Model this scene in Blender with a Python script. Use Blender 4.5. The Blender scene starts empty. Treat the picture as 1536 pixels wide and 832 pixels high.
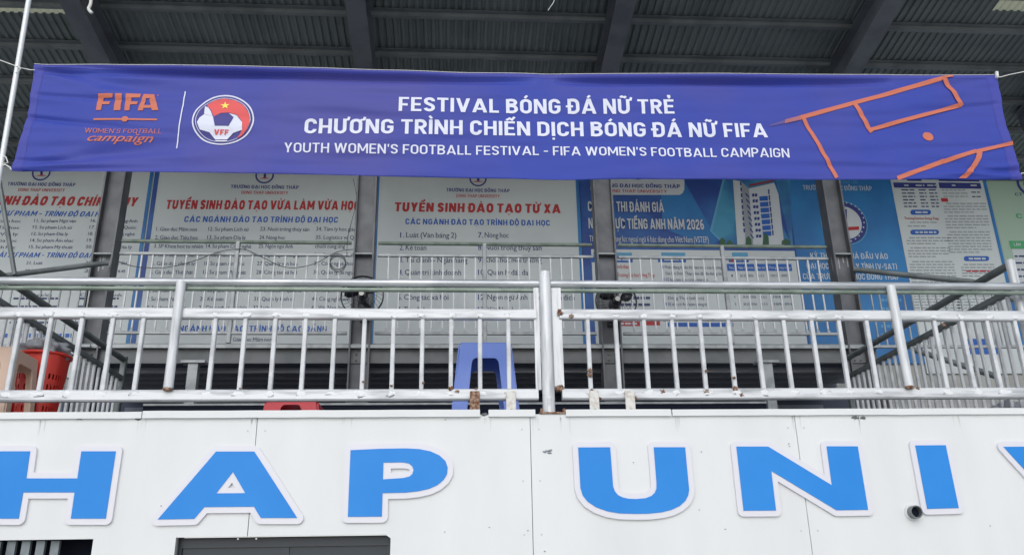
import bpy, bmesh, math, random
from mathutils import Vector, Matrix, noise
random.seed(7)
SC = bpy.context.scene
COL = SC.collection
R = math.radians

# ------------------------------------------------------------------ camera
FPX = 1263.0
cz = Vector((-63, 3466, -1263)).normalized()          # world axes seen from the camera
cx = Vector((1, -.0065, -.067)); cx = (cx - cx.dot(cz) * cz).normalized()
cy = cz.cross(cx)
EYE = Vector((0, 0, 1.6))
camd = bpy.data.cameras.new('camera'); cam = bpy.data.objects.new('camera', camd); COL.objects.link(cam)
M3 = Matrix((cx, cy, cz))
cam.matrix_world = Matrix.Translation(EYE) @ M3.to_4x4()
camd.sensor_width = 36; camd.lens = FPX / 1536 * 36; camd.clip_start = .05; camd.clip_end = 2000
SC.camera = cam

def at(px, py, Y):
    """point of the vertical plane at distance Y seen at pixel px, py of the photograph"""
    w = M3 @ Vector((px - 768, -(py - 416), -FPX))
    return EYE + w * (Y / w.y)

# ------------------------------------------------------------------ light
w = bpy.data.worlds.new('World'); SC.world = w; w.use_nodes = True
nt = w.node_tree; bg = nt.nodes['Background']
sky = nt.nodes.new('ShaderNodeTexSky'); sky.sky_type = 'NISHITA'; sky.sun_disc = False
SUN_EL, SUN_AZ = 34, 190
sky.sun_elevation = R(SUN_EL); sky.sun_rotation = R(SUN_AZ); sky.dust_density = 1; sky.air_density = 1.0; sky.ozone_density = 1
hs = nt.nodes.new('ShaderNodeHueSaturation'); hs.inputs['Saturation'].default_value = .4
nt.links.new(sky.outputs[0], hs.inputs['Color']); nt.links.new(hs.outputs[0], bg.inputs['Color'])
bg.inputs['Strength'].default_value = .15
sd = bpy.data.lights.new('sun', 'SUN'); sd.energy = .5; sd.angle = R(50); sd.color = (1, .99, .97)
so = bpy.data.objects.new('sun', sd); COL.objects.link(so)
dirv = Vector((math.sin(R(SUN_AZ)) * math.cos(R(SUN_EL)), math.cos(R(SUN_AZ)) * math.cos(R(SUN_EL)), math.sin(R(SUN_EL))))
so.rotation_euler = dirv.to_track_quat('Z', 'Y').to_euler()
SC.view_settings.view_transform = 'Standard'; SC.view_settings.look = 'None'
SC.view_settings.exposure = 0.42; SC.view_settings.gamma = 1
SC.view_settings.use_curve_mapping = False

# ------------------------------------------------------------------ materials
MATS = {}
def mat(name, col, rough=.6, metal=0, var=.0, vscale=3, col2=None, thr=(.45, .6), bump=0, bscale=60,
        rust=None, spec=.5, transl=0, stretch=(1, 1, 1), rscale=9):
    if name in MATS: return MATS[name]
    m = bpy.data.materials.new(name); m.use_nodes = True; n = m.node_tree; b = n.nodes['Principled BSDF']
    b.inputs['Roughness'].default_value = rough; b.inputs['Metallic'].default_value = metal
    b.inputs['Specular IOR Level'].default_value = spec
    geo = n.nodes.new('ShaderNodeNewGeometry'); mp = n.nodes.new('ShaderNodeMapping'); mp.inputs['Scale'].default_value = stretch
    n.links.new(geo.outputs['Position'], mp.inputs['Vector'])
    def nz(scale, detail=5):
        t = n.nodes.new('ShaderNodeTexNoise'); t.inputs['Scale'].default_value = scale; t.inputs['Detail'].default_value = detail
        n.links.new(mp.outputs[0], t.inputs['Vector']); return t
    def mix(fac, a, bb):
        x = n.nodes.new('ShaderNodeMix'); x.data_type = 'RGBA'
        n.links.new(fac, x.inputs[0])
        for i, v in ((6, a), (7, bb)):
            if isinstance(v, tuple): x.inputs[i].default_value = v + (1,)
            else: n.links.new(v, x.inputs[i])
        return x.outputs[2]
    def ramp(src, lo, hi):
        r = n.nodes.new('ShaderNodeMapRange'); r.inputs[1].default_value = lo; r.inputs[2].default_value = hi
        n.links.new(src, r.inputs[0]); return r.outputs[0]
    c = None
    if var or col2:
        c2 = col2 if col2 else tuple(v * (1 - var) for v in col)
        t = nz(vscale); c = mix(ramp(t.outputs[0], *thr), tuple(col), tuple(c2))
    if rust:
        t = nz(rscale, 8); c = mix(ramp(t.outputs[0], rust, rust + .03), c if c else tuple(col), (.13, .045, .02))
    if c: n.links.new(c, b.inputs['Base Color'])
    else: b.inputs['Base Color'].default_value = tuple(col) + (1,)
    if bump:
        t = nz(bscale, 4); bp = n.nodes.new('ShaderNodeBump'); bp.inputs['Strength'].default_value = bump; bp.inputs['Distance'].default_value = .01
        n.links.new(t.outputs[0], bp.inputs['Height']); n.links.new(bp.outputs[0], b.inputs['Normal'])
    if transl:
        tr = n.nodes.new('ShaderNodeBsdfTranslucent'); ms = n.nodes.new('ShaderNodeMixShader'); ms.inputs[0].default_value = transl
        if c: n.links.new(c, tr.inputs[0])
        else: tr.inputs[0].default_value = tuple(col) + (1,)
        out = n.nodes['Material Output']
        n.links.new(b.outputs[0], ms.inputs[1]); n.links.new(tr.outputs[0], ms.inputs[2]); n.links.new(ms.outputs[0], out.inputs[0])
    MATS[name] = m; return m

WALL = mat('white_wall_panel', (.73, .742, .738), .5, col2=(.67, .682, .682), vscale=1.0, stretch=(2.6, 1, .7), thr=(.35, .7), bump=.05, bscale=25)
WSTEEL = mat('white_painted_steel', (.66, .675, .69), .42, .12, col2=(.32, .335, .35), vscale=7, stretch=(.45, 2, 3.5), thr=(.46, .72), bump=.1, bscale=90, rust=.735, rscale=14)
PSTEEL = mat('white_painted_post_steel', (.66, .675, .69), .4, .15, col2=(.40, .415, .43), vscale=9, stretch=(4, 4, .35), thr=(.46, .7), bump=.08, bscale=60, rust=.75, rscale=7)
WBAR = mat('white_painted_baluster', (.64, .655, .67), .5, 0, col2=(.48, .495, .51), vscale=9, thr=(.45, .65), bump=.2, bscale=90, rust=.74, rscale=18)
WELD = mat('fresh_white_paint', (.76, .77, .78), .45, 0, bump=.4, bscale=60)
GPIPE = mat('greenish_pipe', (.24, .29, .25), .35, .35, col2=(.17, .22, .18), vscale=8, bump=.1)
RUST = mat('rust', (.17, .07, .035), .9, 0, col2=(.38, .27, .2), vscale=60, thr=(.4, .6), bump=.8, bscale=150)
COLSTEEL = mat('grey_column_steel', (.125, .13, .14), .5, .3, col2=(.08, .085, .095), vscale=5, thr=(.4, .65), bump=.1, bscale=40)
DSTEEL = mat('dark_and_shaded_steel', (.17, .19, .195), .5, .3, col2=(.12, .14, .14), vscale=6)
RAFT = mat('dark_rafter_steel', (.16, .175, .2), .55, .2, col2=(.12, .13, .155), vscale=3)
PURL = mat('purlin_steel', (.19, .21, .22), .5, .3, col2=(.15, .165, .175), vscale=4)
SHEET = mat('roof_sheet', (.18, .205, .205), .55, .2, col2=(.14, .165, .168), vscale=2, bump=.05)
SKYL = mat('skylight_sheet', (.52, .53, .38), .5, 0, transl=.5)
GREYRAIL = mat('grey_white_rail', (.34, .36, .37), .45, .2, col2=(.25, .27, .28), vscale=9)
CONC = mat('concrete', (.36, .36, .35), .85, 0, col2=(.27, .27, .265), vscale=2.5, bump=.3, bscale=30)
SLAB = mat('slab_edge_grey', (.15, .158, .165), .6, .1, col2=(.11, .12, .125), vscale=3)
DARK = mat('void_shade', (.085, .1, .14), 1, spec=.1)  # concrete in shadow: the shade of the void is put into this colour
GROUND = mat('ground_concrete', (.5, .5, .48), .9, 0, col2=(.42, .42, .40), vscale=.6, bump=.3, bscale=20)
BACKW = mat('back_wall_paint', (.38, .39, .37), .8, 0, col2=(.32, .33, .31), vscale=2)
LBLUE = mat('letter_blue', (.016, .225, .66), .45, 0, spec=.3, col2=(.022, .24, .68), vscale=2)
LWHITE = mat('letter_border_white', (.70, .69, .735), .4)
BANNER = mat('banner_cloth', (.034, .062, .40), .55, 0, spec=.35, col2=(.075, .078, .355), vscale=.6, thr=(.38, .62), bump=.08, bscale=200, transl=.12)
HEM = mat('banner_hem', (.045, .055, .36), .6, 0, bump=.1, bscale=200, transl=.05)
P_WHITE = mat('print_white', (.70, .72, .84), .6)
P_ORANGE = mat('print_orange', (.56, .15, .085), .6)
P_YEL = mat('print_yellow', (.9, .75, .12), .6)
P_RED = mat('print_red', (.72, .09, .09), .6)
P_DNAVY = mat('print_ink_navy', (.045, .04, .23), .6)
P_FADE = mat('print_faded_orange', (.11, .08, .3), .6)
PAPER = mat('poster_white', (.56, .605, .61), .45, 0, col2=(.515, .56, .57), vscale=1.2)
PBLUE = mat('poster_blue', (.016, .19, .47), .45, 0, col2=(.012, .125, .36), vscale=1.6, thr=(.35, .65))
PDEEP = mat('poster_deep_blue', (.01, .05, .26), .45, 0, col2=(.02, .12, .38), vscale=2.2, thr=(.4, .65))
PSKY = mat('poster_sky_blue', (.05, .27, .43), .45, 0, col2=(.015, .11, .31), vscale=1.5)
PGREEN = mat('poster_pale_green', (.34, .46, .37), .45)
IGREEN = mat('ink_green', (.06, .35, .14), .5)
INAVY = mat('ink_navy', (.02, .03, .2), .5)
IBLUE = mat('ink_blue', (.01, .1, .42), .5)
IRED = mat('ink_red', (.42, .015, .02), .5)
ITEXT = mat('ink_text', (.028, .042, .13), .5)
IFADE = mat('ink_faint', (.27, .30, .33), .5)
IWHITE = mat('ink_white', (.53, .57, .6), .5)
ILIGHT = mat('ink_light_blue', (.09, .32, .52), .5)
FANB = mat('fan_black', (.012, .013, .018), .35)
FANG = mat('fan_grey', (.35, .35, .33), .4, .5)
ROPE = mat('rope', (.75, .75, .72), .8)
CABLE = mat('cable', (.05, .055, .07), .5)
SBLUE = mat('stool_blue', (.15, .26, .74), .35, transl=.06)
SRED = mat('stool_red', (.62, .03, .05), .35)
SBEIGE = mat('stool_beige', (.74, .53, .41), .4, transl=.05)
BRED = mat('basket_red', (.72, .045, .03), .35, transl=.08)
BAG = mat('plastic_bag', (.45, .46, .49), .25, transl=.35, bump=.6, bscale=25)
PVC = mat('pvc_grey', (.15, .165, .17), .4)
WFRAME = mat('window_frame', (.028, .034, .042), .4, .3)
GLASS = mat('window_glass', (.03, .042, .055), .2, spec=.25)
SHUT = mat('shutter_grey', (.2, .23, .25), .5, .2, col2=(.1, .12, .125), vscale=5)

# ------------------------------------------------------------------ helpers
def tag(o, label=None, cat=None, group=None, kind=None):
    if label: o['label'] = label
    if cat: o['category'] = cat
    if group: o['group'] = group
    if kind: o['kind'] = kind
    return o
def empty(name, loc, label, cat, group=None):
    o = bpy.data.objects.new(name, None); o.location = loc; o.empty_display_size = .1; COL.objects.link(o)
    return tag(o, label, cat, group)
def adopt(o, parent):
    o.parent = parent
    if parent:
        def world(p):
            m = Matrix.Translation(p.location)
            return world(p.parent) @ p.matrix_parent_inverse @ m if p.parent else m
        o.matrix_parent_inverse = world(parent).inverted()

class MB:
    def __init__(s): s.v = []; s.f = []
    def add(s, vs, fs):
        k = len(s.v); s.v += [tuple(v) for v in vs]; s.f += [tuple(i + k for i in f) for f in fs]
    def box(s, a, b):
        x0, y0, z0 = a; x1, y1, z1 = b
        s.add([(x0,y0,z0),(x1,y0,z0),(x1,y1,z0),(x0,y1,z0),(x0,y0,z1),(x1,y0,z1),(x1,y1,z1),(x0,y1,z1)],
              [(0,3,2,1),(4,5,6,7),(0,1,5,4),(1,2,6,5),(2,3,7,6),(3,0,4,7)])
    def prism(s, p, q, prof, up=Vector((0,0,1))):
        p = Vector(p); q = Vector(q); d = (q - p).normalized()
        if abs(d.dot(up)) > .98: up = Vector((0, 1, 0))
        sx = d.cross(up).normalized(); sy = sx.cross(d)
        n = len(prof)
        vs = [c + sx * a + sy * b for c in (p, q) for a, b in prof]
        fs = [(i, (i + 1) % n, n + (i + 1) % n, n + i) for i in range(n)] + [tuple(range(n - 1, -1, -1)), tuple(range(n, 2 * n))]
        s.add(vs, fs)
    def tube(s, p, q, r, n=10, r2=None):
        s.prism(p, q, [(r * math.cos(2*math.pi*i/n), r * math.sin(2*math.pi*i/n)) for i in range(n)])
    def sq(s, p, q, a, b=None, c=.12):
        b = b or a; e = min(a, b) * c; a /= 2; b /= 2
        s.prism(p, q, [(a,-b+e),(a,b-e),(a-e,b),(-a+e,b),(-a,b-e),(-a,-b+e),(-a+e,-b),(a-e,-b)])
    def line(s, pts, r, n=6, closed=False):
        pts = [Vector(p) for p in pts]; m = len(pts); k = len(s.v); prev = None
        for i, p in enumerate(pts):
            a = pts[(i - 1) % m] if (closed or i > 0) else p
            b = pts[(i + 1) % m] if (closed or i < m - 1) else p
            d = (b - a).normalized()
            u = prev if prev is not None else Vector((0, 0, 1)) if abs(d.z) < .9 else Vector((0, 1, 0))
            u = (u - d * u.dot(d)).normalized(); prev = u; v = d.cross(u)
            for j in range(n):
                t = 2 * math.pi * j / n; s.v.append(tuple(p + (u * math.cos(t) + v * math.sin(t)) * r))
        for i in range(m if closed else m - 1):
            for j in range(n):
                a = k + i * n; b = k + ((i + 1) % m) * n; s.f.append((a + j, a + (j + 1) % n, b + (j + 1) % n, b + j))
        if not closed:
            s.f.append(tuple(k + j for j in range(n - 1, -1, -1))); s.f.append(tuple(k + (m - 1) * n + j for j in range(n)))
    def blob(s, c, rx, ry, rz, jit=.15, sub=2, sd=0):
        bm = bmesh.new(); bmesh.ops.create_icosphere(bm, subdivisions=sub, radius=1)
        for v in bm.verts:
            k = 1 + jit * noise.noise(v.co * 2.3 + Vector((sd, sd * .7, 3)))
            v.co = Vector((v.co.x * rx * k, v.co.y * ry * k, v.co.z * rz * k)) + Vector(c)
        bm.verts.index_update(); s.add([v.co for v in bm.verts], [[v.index for v in f.verts] for f in bm.faces]); bm.free()
    def mesh(s, name, m, smooth=False):
        me = bpy.data.meshes.new(name); me.from_pydata(s.v, [], s.f); me.materials.append(m); me.update()
        if smooth: 
            for p in me.polygons: p.use_smooth = True
        return me
    def build(s, name, m, parent=None, smooth=False):
        o = bpy.data.objects.new(name, s.mesh(name, m, smooth)); COL.objects.link(o)
        if parent: adopt(o, parent)
        return o
def one(fn, name, m, parent=None, smooth=False):
    b = MB(); fn(b); return b.build(name, m, parent, smooth)
def smooth_by_angle(o, a=35):
    for p in o.data.polygons: p.use_smooth = True
    try: o.data.set_sharp_from_angle(angle=R(a))
    except Exception: pass
    return o
def inst(name, me, loc, parent):
    o = bpy.data.objects.new(name, me); COL.objects.link(o); adopt(o, parent); o.location = loc; return o

# extruded 2-D outline (list of loops) in the plane Y, coordinates X, Z
def outline(loops, y0, y1, name, m, parent=None):
    cu = bpy.data.curves.new(name, 'CURVE'); cu.dimensions = '2D'; cu.fill_mode = 'BOTH'; cu.extrude = abs(y1 - y0) / 2
    for lp in loops:
        sp = cu.splines.new('POLY'); sp.points.add(len(lp) - 1); sp.use_cyclic_u = True
        for i, (x, z) in enumerate(lp): sp.points[i].co = (x, z, 0, 1)
    t = bpy.data.objects.new(name, cu); COL.objects.link(t)
    dg = bpy.context.evaluated_depsgraph_get(); me = bpy.data.meshes.new_from_object(t.evaluated_get(dg))
    bpy.data.objects.remove(t); bpy.data.curves.remove(cu)
    yc = (y0 + y1) / 2
    for v in me.vertices: v.co = (v.co.x, yc - v.co.z, v.co.y)
    me.materials.clear(); me.materials.append(m); me.name = name
    o = bpy.data.objects.new(name, me); COL.objects.link(o)
    if parent: adopt(o, parent)
    return o

# ---- lettering: capitals are drawn as strokes, small letters use the built-in font with drawn accents
import unicodedata
def _arc(cx_, cy_, rx, ry, a0, a1, n=7): return [(cx_ + rx * math.cos(R(a0 + (a1 - a0) * i / n)), cy_ + ry * math.sin(R(a0 + (a1 - a0) * i / n))) for i in range(n + 1)]
def _bez(p0, p1, p2, p3, n=7):
    return [tuple((1-t)**3*a + 3*(1-t)**2*t*b + 3*(1-t)*t*t*c + t**3*d for a, b, c, d in zip(p0, p1, p2, p3)) for t in [i / n for i in range(n + 1)]]
def cap_glyph(ch, w):
    h = w / 2; T = 1 - h; B = h; v = .9 * w
    def rb(W): return h, W - h, (W - w) / 2
    def q(x0, x1, y0=0, y1=1, k=None):
        k = k or h * 1.06; return ('q', [(x0 - k, y0), (x0 + k, y0), (x1 + k, y1), (x1 - k, y1)])
    def hb(x0, x1, y): return ('q', [(x0, y - v/2), (x1, y - v/2), (x1, y + v/2), (x0, y + v/2)])
    def vb(x, y0=0, y1=1): return ('q', [(x - h, y0), (x + h, y0), (x + h, y1), (x - h, y1)])
    TT, BB = 1 - v/2, v/2
    if ch == 'A': W = .70 + w * .3; return W, [q(h*1.06, W/2 - h*.1), q(W - h*1.06, W/2 + h*.1), hb(W*.2, W*.8, .26)]
    if ch == 'B':
        W = .60; l, r, c = rb(W); return W, [vb(l), ('s', [(w*.9, TT), (r - .2, TT)] + _arc(r - .2, .755, .17, TT - .755, 90, -90) + [(w*.9, 2*.755 - TT)]), ('s', [(w*.9, .51), (r - .22, .51)] + _arc(r - .22, (.51 + BB) / 2, .22, (.51 - BB) / 2, 90, -90) + [(w*.9, BB)])]
    if ch in 'C(': 
        if ch == '(': W = .26; return W, [('s', _bez((W - h, 1.05), (h*.6, .8), (h*.6, .2), (W - h, -.05)))]
        W = .58; l, r, c = rb(W); return W, [('s', [(r, .68)] + _arc(W/2, T - .2, c, .2, 0, 180) + _arc(W/2, B + .2, c, .2, 180, 360) + [(r, .32)])]
    if ch == 'D': W = .60; l, r, c = rb(W); return W, [vb(l), ('s', [(w*.9, TT), (r - .24, TT)] + _arc(r - .24, TT - .24, .24, .24, 90, 0) + _arc(r - .24, BB + .24, .24, .24, 0, -90) + [(w*.9, BB)])]
    if ch == 'E': W = .52; return W, [vb(h), hb(w*.9, W, TT), hb(w*.9, W - .05, .5), hb(w*.9, W, BB)]
    if ch == 'F': W = .50; return W, [vb(h), hb(w*.9, W, TT), hb(w*.9, W - .06, .47)]
    if ch == 'G': W = .60; l, r, c = rb(W); return W, [('s', [(r, .70)] + _arc(W/2, T - .2, c, .2, 0, 180) + _arc(W/2, B + .2, c, .2, 180, 360) + [(r, .5)]), hb(W*.5, W, .48)]
    if ch == 'H': W = .62; return W, [vb(h), vb(W - h), hb(w*.9, W - w*.9, .5)]
    if ch in 'I|1':
        if ch == '1': W = .36; return W, [vb(W - h), ('q', [(W - w, 1), (W - w*.9, 1 - w*1.1), (0, .72), (0, .88)])]
        return w, [vb(h)]
    if ch == 'J': W = .5; return W, [('s', [(W - h, 1), (W - h, .25)] + _arc(W/2, B + .2, (W - w)/2, .2, 0, -180))]
    if ch == 'K': W = .62; return W, [vb(h), q(w*1.0, W - h*1.3, .36, 1, h*1.25), q(W - h*1.25, W*.42, 0, .6, h*1.2)]
    if ch == 'L': W = .48; return W, [vb(h), hb(w*.9, W, BB)]
    if ch == 'M': W = .80; return W, [vb(h), vb(W - h), q(W/2, h*1.2, .22, 1, h*.95), q(W/2, W - h*1.2, .22, 1, h*.95)]
    if ch == 'N': W = .64; return W, [vb(h), vb(W - h), q(W - h*1.1, h*1.1, 0, 1, h*1.08)]
    if ch in 'O0Q': W = .60 if ch != '0' else .54; l, r, c = rb(W); return W, [('c', _arc(W/2, T - .22, c, .22, 0, 180) + _arc(W/2, B + .22, c, .22, 180, 360))] + ([q(W, W*.6, -.05, .3)] if ch == 'Q' else [])
    if ch in 'PR':
        W = .58; l, r, c = rb(W); y = .44 if ch == 'P' else .47; m = (TT + y) / 2; k = (TT - y) / 2
        return W, [vb(l), ('s', [(w*.9, TT), (r - k*.9, TT)] + _arc(r - k*.9, m, k*.9, k, 90, -90) + [(w*.9, y)])] + ([q(W - h*.9, W*.52, 0, .44)] if ch == 'R' else [])
    if ch == 'S': W = .56; l, r, c = rb(W); return W, [('s', [(r, .72)] + _arc(W/2, T - .18, c, .18, 8, 165) + _bez((l, .73), (l, .5), (r, .55), (r, .28))[1:] + _arc(W/2, B + .18, c, .18, -10, -172) )]
    if ch == 'T': W = .56; return W, [hb(0, W, TT), vb(W/2, 0, 1 - v)]
    if ch == 'U': W = .60; l, r, c = rb(W); return W, [('s', [(l, 1)] + _arc(W/2, B + .22, c, .22, 180, 360) + [(r, 1)])]
    if ch == 'V': W = .66 + w*.2; return W, [q(W/2 - h*.1, h*1.06), q(W/2 + h*.1, W - h*1.06)]
    if ch == 'W': W = .98; return W, [q(W*.27, h*1.06), q(W*.27, W/2), q(W*.73, W/2), q(W*.73, W - h*1.06)]
    if ch == 'X': W = .62; return W, [q(h*1.1, W - h*1.1), q(W - h*1.1, h*1.1)]
    if ch == 'Y': W = .62; return W, [vb(W/2, 0, .46), q(W/2, h*1.1, .38, 1), q(W/2, W - h*1.1, .38, 1)]
    if ch == 'Z': W = .54; return W, [hb(0, W, TT), hb(0, W, BB), q(h*1.2, W - h*1.2, v*.8, 1 - v*.8, h*1.2)]
    if ch == '2': W = .54; l, r, c = rb(W); return W, [('s', [(l, .7)] + _arc(W/2, T - .2, c, .2, 172, 0) + _bez((r, .72), (r, .5), (l + .06, .35), (l, v*.8))[1:]), hb(0, W, BB)]
    if ch == '6': W = .54; l, r, c = rb(W); return W, [('c', _arc(W/2, .31, c, .31 - h, 0, 360, 14)[:-1]), ('s', _bez((r - .05, T), (l + .1, .95), (l, .7), (l, .32)))]
    if ch == ')': W = .26; return W, [('s', _bez((h, 1.05), (W - h*.6, .8), (W - h*.6, .2), (h, -.05)))]
    if ch == '-': return .34, [hb(0, .34, .44)]
    if ch in '’\'': return w, [('q', [(w*.2, .68), (w*.7, .68), (w, 1), (w*.1, 1)])]
    if ch in '.,': return w, [('q', [(0, 0), (w, 0), (w, w), (0, w)])]
    return .25, []
def marks(ms, cxm, top, w, k=1):
    """accent strokes over a letter centred at cxm; k scales them"""
    out = []; y = top + .07 * k; h = w / 2; both = ('\u0302' in ms or '\u0306' in ms)
    def st(p): out.append(('s', [(cxm + a * k, b) for a, b in p]))
    if '\u0302' in ms: st([(-.18, y), (0, y + .14*k), (.18, y)]) 
    if '\u0306' in ms: st(_arc(0, y + .13*k, .15, .11*k, 200, 340, 5))
    dx = .20 if both else 0; dy = (.08 if both else 0) * k
    if '\u0301' in ms: st([(dx - .06, y + dy), (dx + .08, y + dy + .17*k)])
    if '\u0300' in ms: st([((-dx if not both else dx) + .06, y + dy), ((-dx if not both else dx) - .08, y + dy + .17*k)])
    if '\u0309' in ms: st([(dx*.9 - .07, y + dy + .15*k), (dx*.9 + .05, y + dy + .15*k), (dx*.9 + .06, y + dy + .08*k), (dx*.9, y + dy)])
    if '\u0303' in ms: z = y + (.17*k if both else .04*k); st([(-.17, z), (-.08, z + .09*k), (.08, z + .01*k), (.17, z + .1*k)])
    if '\u0323' in ms: out.append(('q', [(cxm - h, -.12*k - w), (cxm + h, -.12*k - w), (cxm + h, -.12*k), (cxm - h, -.12*k)]))
    return out
def strip(pts, w, closed):
    n = len(pts); P_ = [Vector(p) for p in pts]; Lp, Rp = [], []
    for i in range(n):
        a = P_[i - 1] if (closed or i) else None; c = P_[(i + 1) % n] if (closed or i < n - 1) else None
        d1 = (P_[i] - a) if a is not None else (c - P_[i]); d2 = (c - P_[i]) if c is not None else d1
        if d1.length < 1e-6: d1 = d2
        if d2.length < 1e-6: d2 = d1
        d1 = d1.normalized(); d2 = d2.normalized(); n1 = Vector((-d1.y, d1.x)); n2 = Vector((-d2.y, d2.x)); m = (n1 + n2)
        m = m.normalized() if m.length > 1e-6 else n1; s = w / 2 / max(.5, m.dot(n1)); Lp.append(tuple(P_[i] + m * s)); Rp.append(tuple(P_[i] - m * s))
    vs = Lp + Rp; return vs, [(i, n + i, n + (i + 1) % n, (i + 1) % n) for i in range(n if closed else n - 1)]
BASE = {}
def bfont(ch):
    if ch in BASE: return BASE[ch]
    def mesh_of(s):
        c = bpy.data.curves.new('t', 'FONT'); c.body = s; c.resolution_u = 2
        o = bpy.data.objects.new('t', c); COL.objects.link(o); me = bpy.data.meshes.new_from_object(o.evaluated_get(bpy.context.evaluated_depsgraph_get()))
        vs = [(v.co.x / .682, v.co.y / .682) for v in me.vertices]; fs = [tuple(p.vertices) for p in me.polygons]
        bpy.data.objects.remove(o); bpy.data.curves.remove(c); bpy.data.meshes.remove(me); return vs, fs
    vs, fs = mesh_of(ch)
    adv = max(v[0] for v in mesh_of('H' + ch + 'H')[0]) - max(v[0] for v in mesh_of('HH')[0])
    BASE[ch] = (vs, fs, adv); return BASE[ch]
TC = {}
def glyphs(s, bold=0, shear=0, space=1):
    key = (s, bold, shear, space)
    if key in TC: return TC[key]
    caps = sum(c.isalpha() for c in s) > 1 and s.upper() == s
    w = .10 + bold * 3.2; groups = {}; x = 0
    def put(k, vs, fs, dx):
        g_ = groups.setdefault(k, ([], [])); n = len(g_[0]); g_[0].extend((a + dx + b * shear, b) for a, b in vs); g_[1].extend(tuple(i + n for i in f) for f in fs)
    def elems(els, dx, wt, k0):
        for j, e_ in enumerate(els):
            if e_[0] == 'q': put(k0 + j, e_[1], [(0, 1, 2, 3)], dx)
            else: put(k0 + j, *strip(e_[1], wt, e_[0] == 'c'), dx)
    for ch in s:
        if ch in 'Đđ': base, ms = ('D' if ch == 'Đ' else 'd'), ['bar']
        else:
            d = unicodedata.normalize('NFD', ch); base, ms = d[0], list(d[1:])
        if base == ' ': x += .28; continue
        if caps:
            kx = 1 + max(0, w - .15) * 2.2; W, els = cap_glyph(base, w / kx); W *= kx
            els = [(e_[0], [(a * kx, b) for a, b in e_[1]]) for e_ in els]; elems(els, x, w, 0); top = 1.0; mw = min(w, .17); cxm = W / 2; adv = W + .115 * space + (.02 if w > .2 else 0)
        else:
            b0 = 'ı' if base == 'i' and any(m_ in '\u0301\u0300\u0309\u0303' for m_ in ms) else base
            vs, fs, adv = bfont(b0); put(0, vs, fs, x)
            if 1:
                bb_ = max(bold, .017)
                for j, (ox, oy) in enumerate(((-bb_, 0), (bb_, 0))): put(20 + j, [(a + ox, b + oy) for a, b in vs], fs, x)
            xs_ = [v[0] for v in vs] or [0]; W = max(xs_) ; cxm = (min(xs_) + W) / 2; mw = .085 + bold; top = 1.0 if base.isupper() else .67
        for m_ in ms:
            if m_ == 'bar':
                if base == 'D': elems([('q', [(-.1, .5 - mw*.42), (.3, .5 - mw*.42), (.3, .5 + mw*.42), (-.1, .5 + mw*.42)])], x, mw, 10)
                else: elems([('q', [(W - .3, .84), (W + .08, .84), (W + .08, .92), (W - .3, .92)])], x, mw, 10)
            if m_ == '\u031b':
                elems([('s', [(W - mw*.6, top - mw*.5), (W + .08, top - mw*.3), (W + .12, top + .14)])], x, mw*.8, 11); adv += .06
        elems(marks(ms, cxm, top, mw * .8, 1 if base.isupper() else .85), x, mw * .8, 12); x += adv
    out = [groups[k] for k in sorted(groups)]; xs_ = [v[0] for g_ in out for v in g_[0]]
    TC[key] = (out, min(xs_), max(xs_)); return TC[key]

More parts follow.
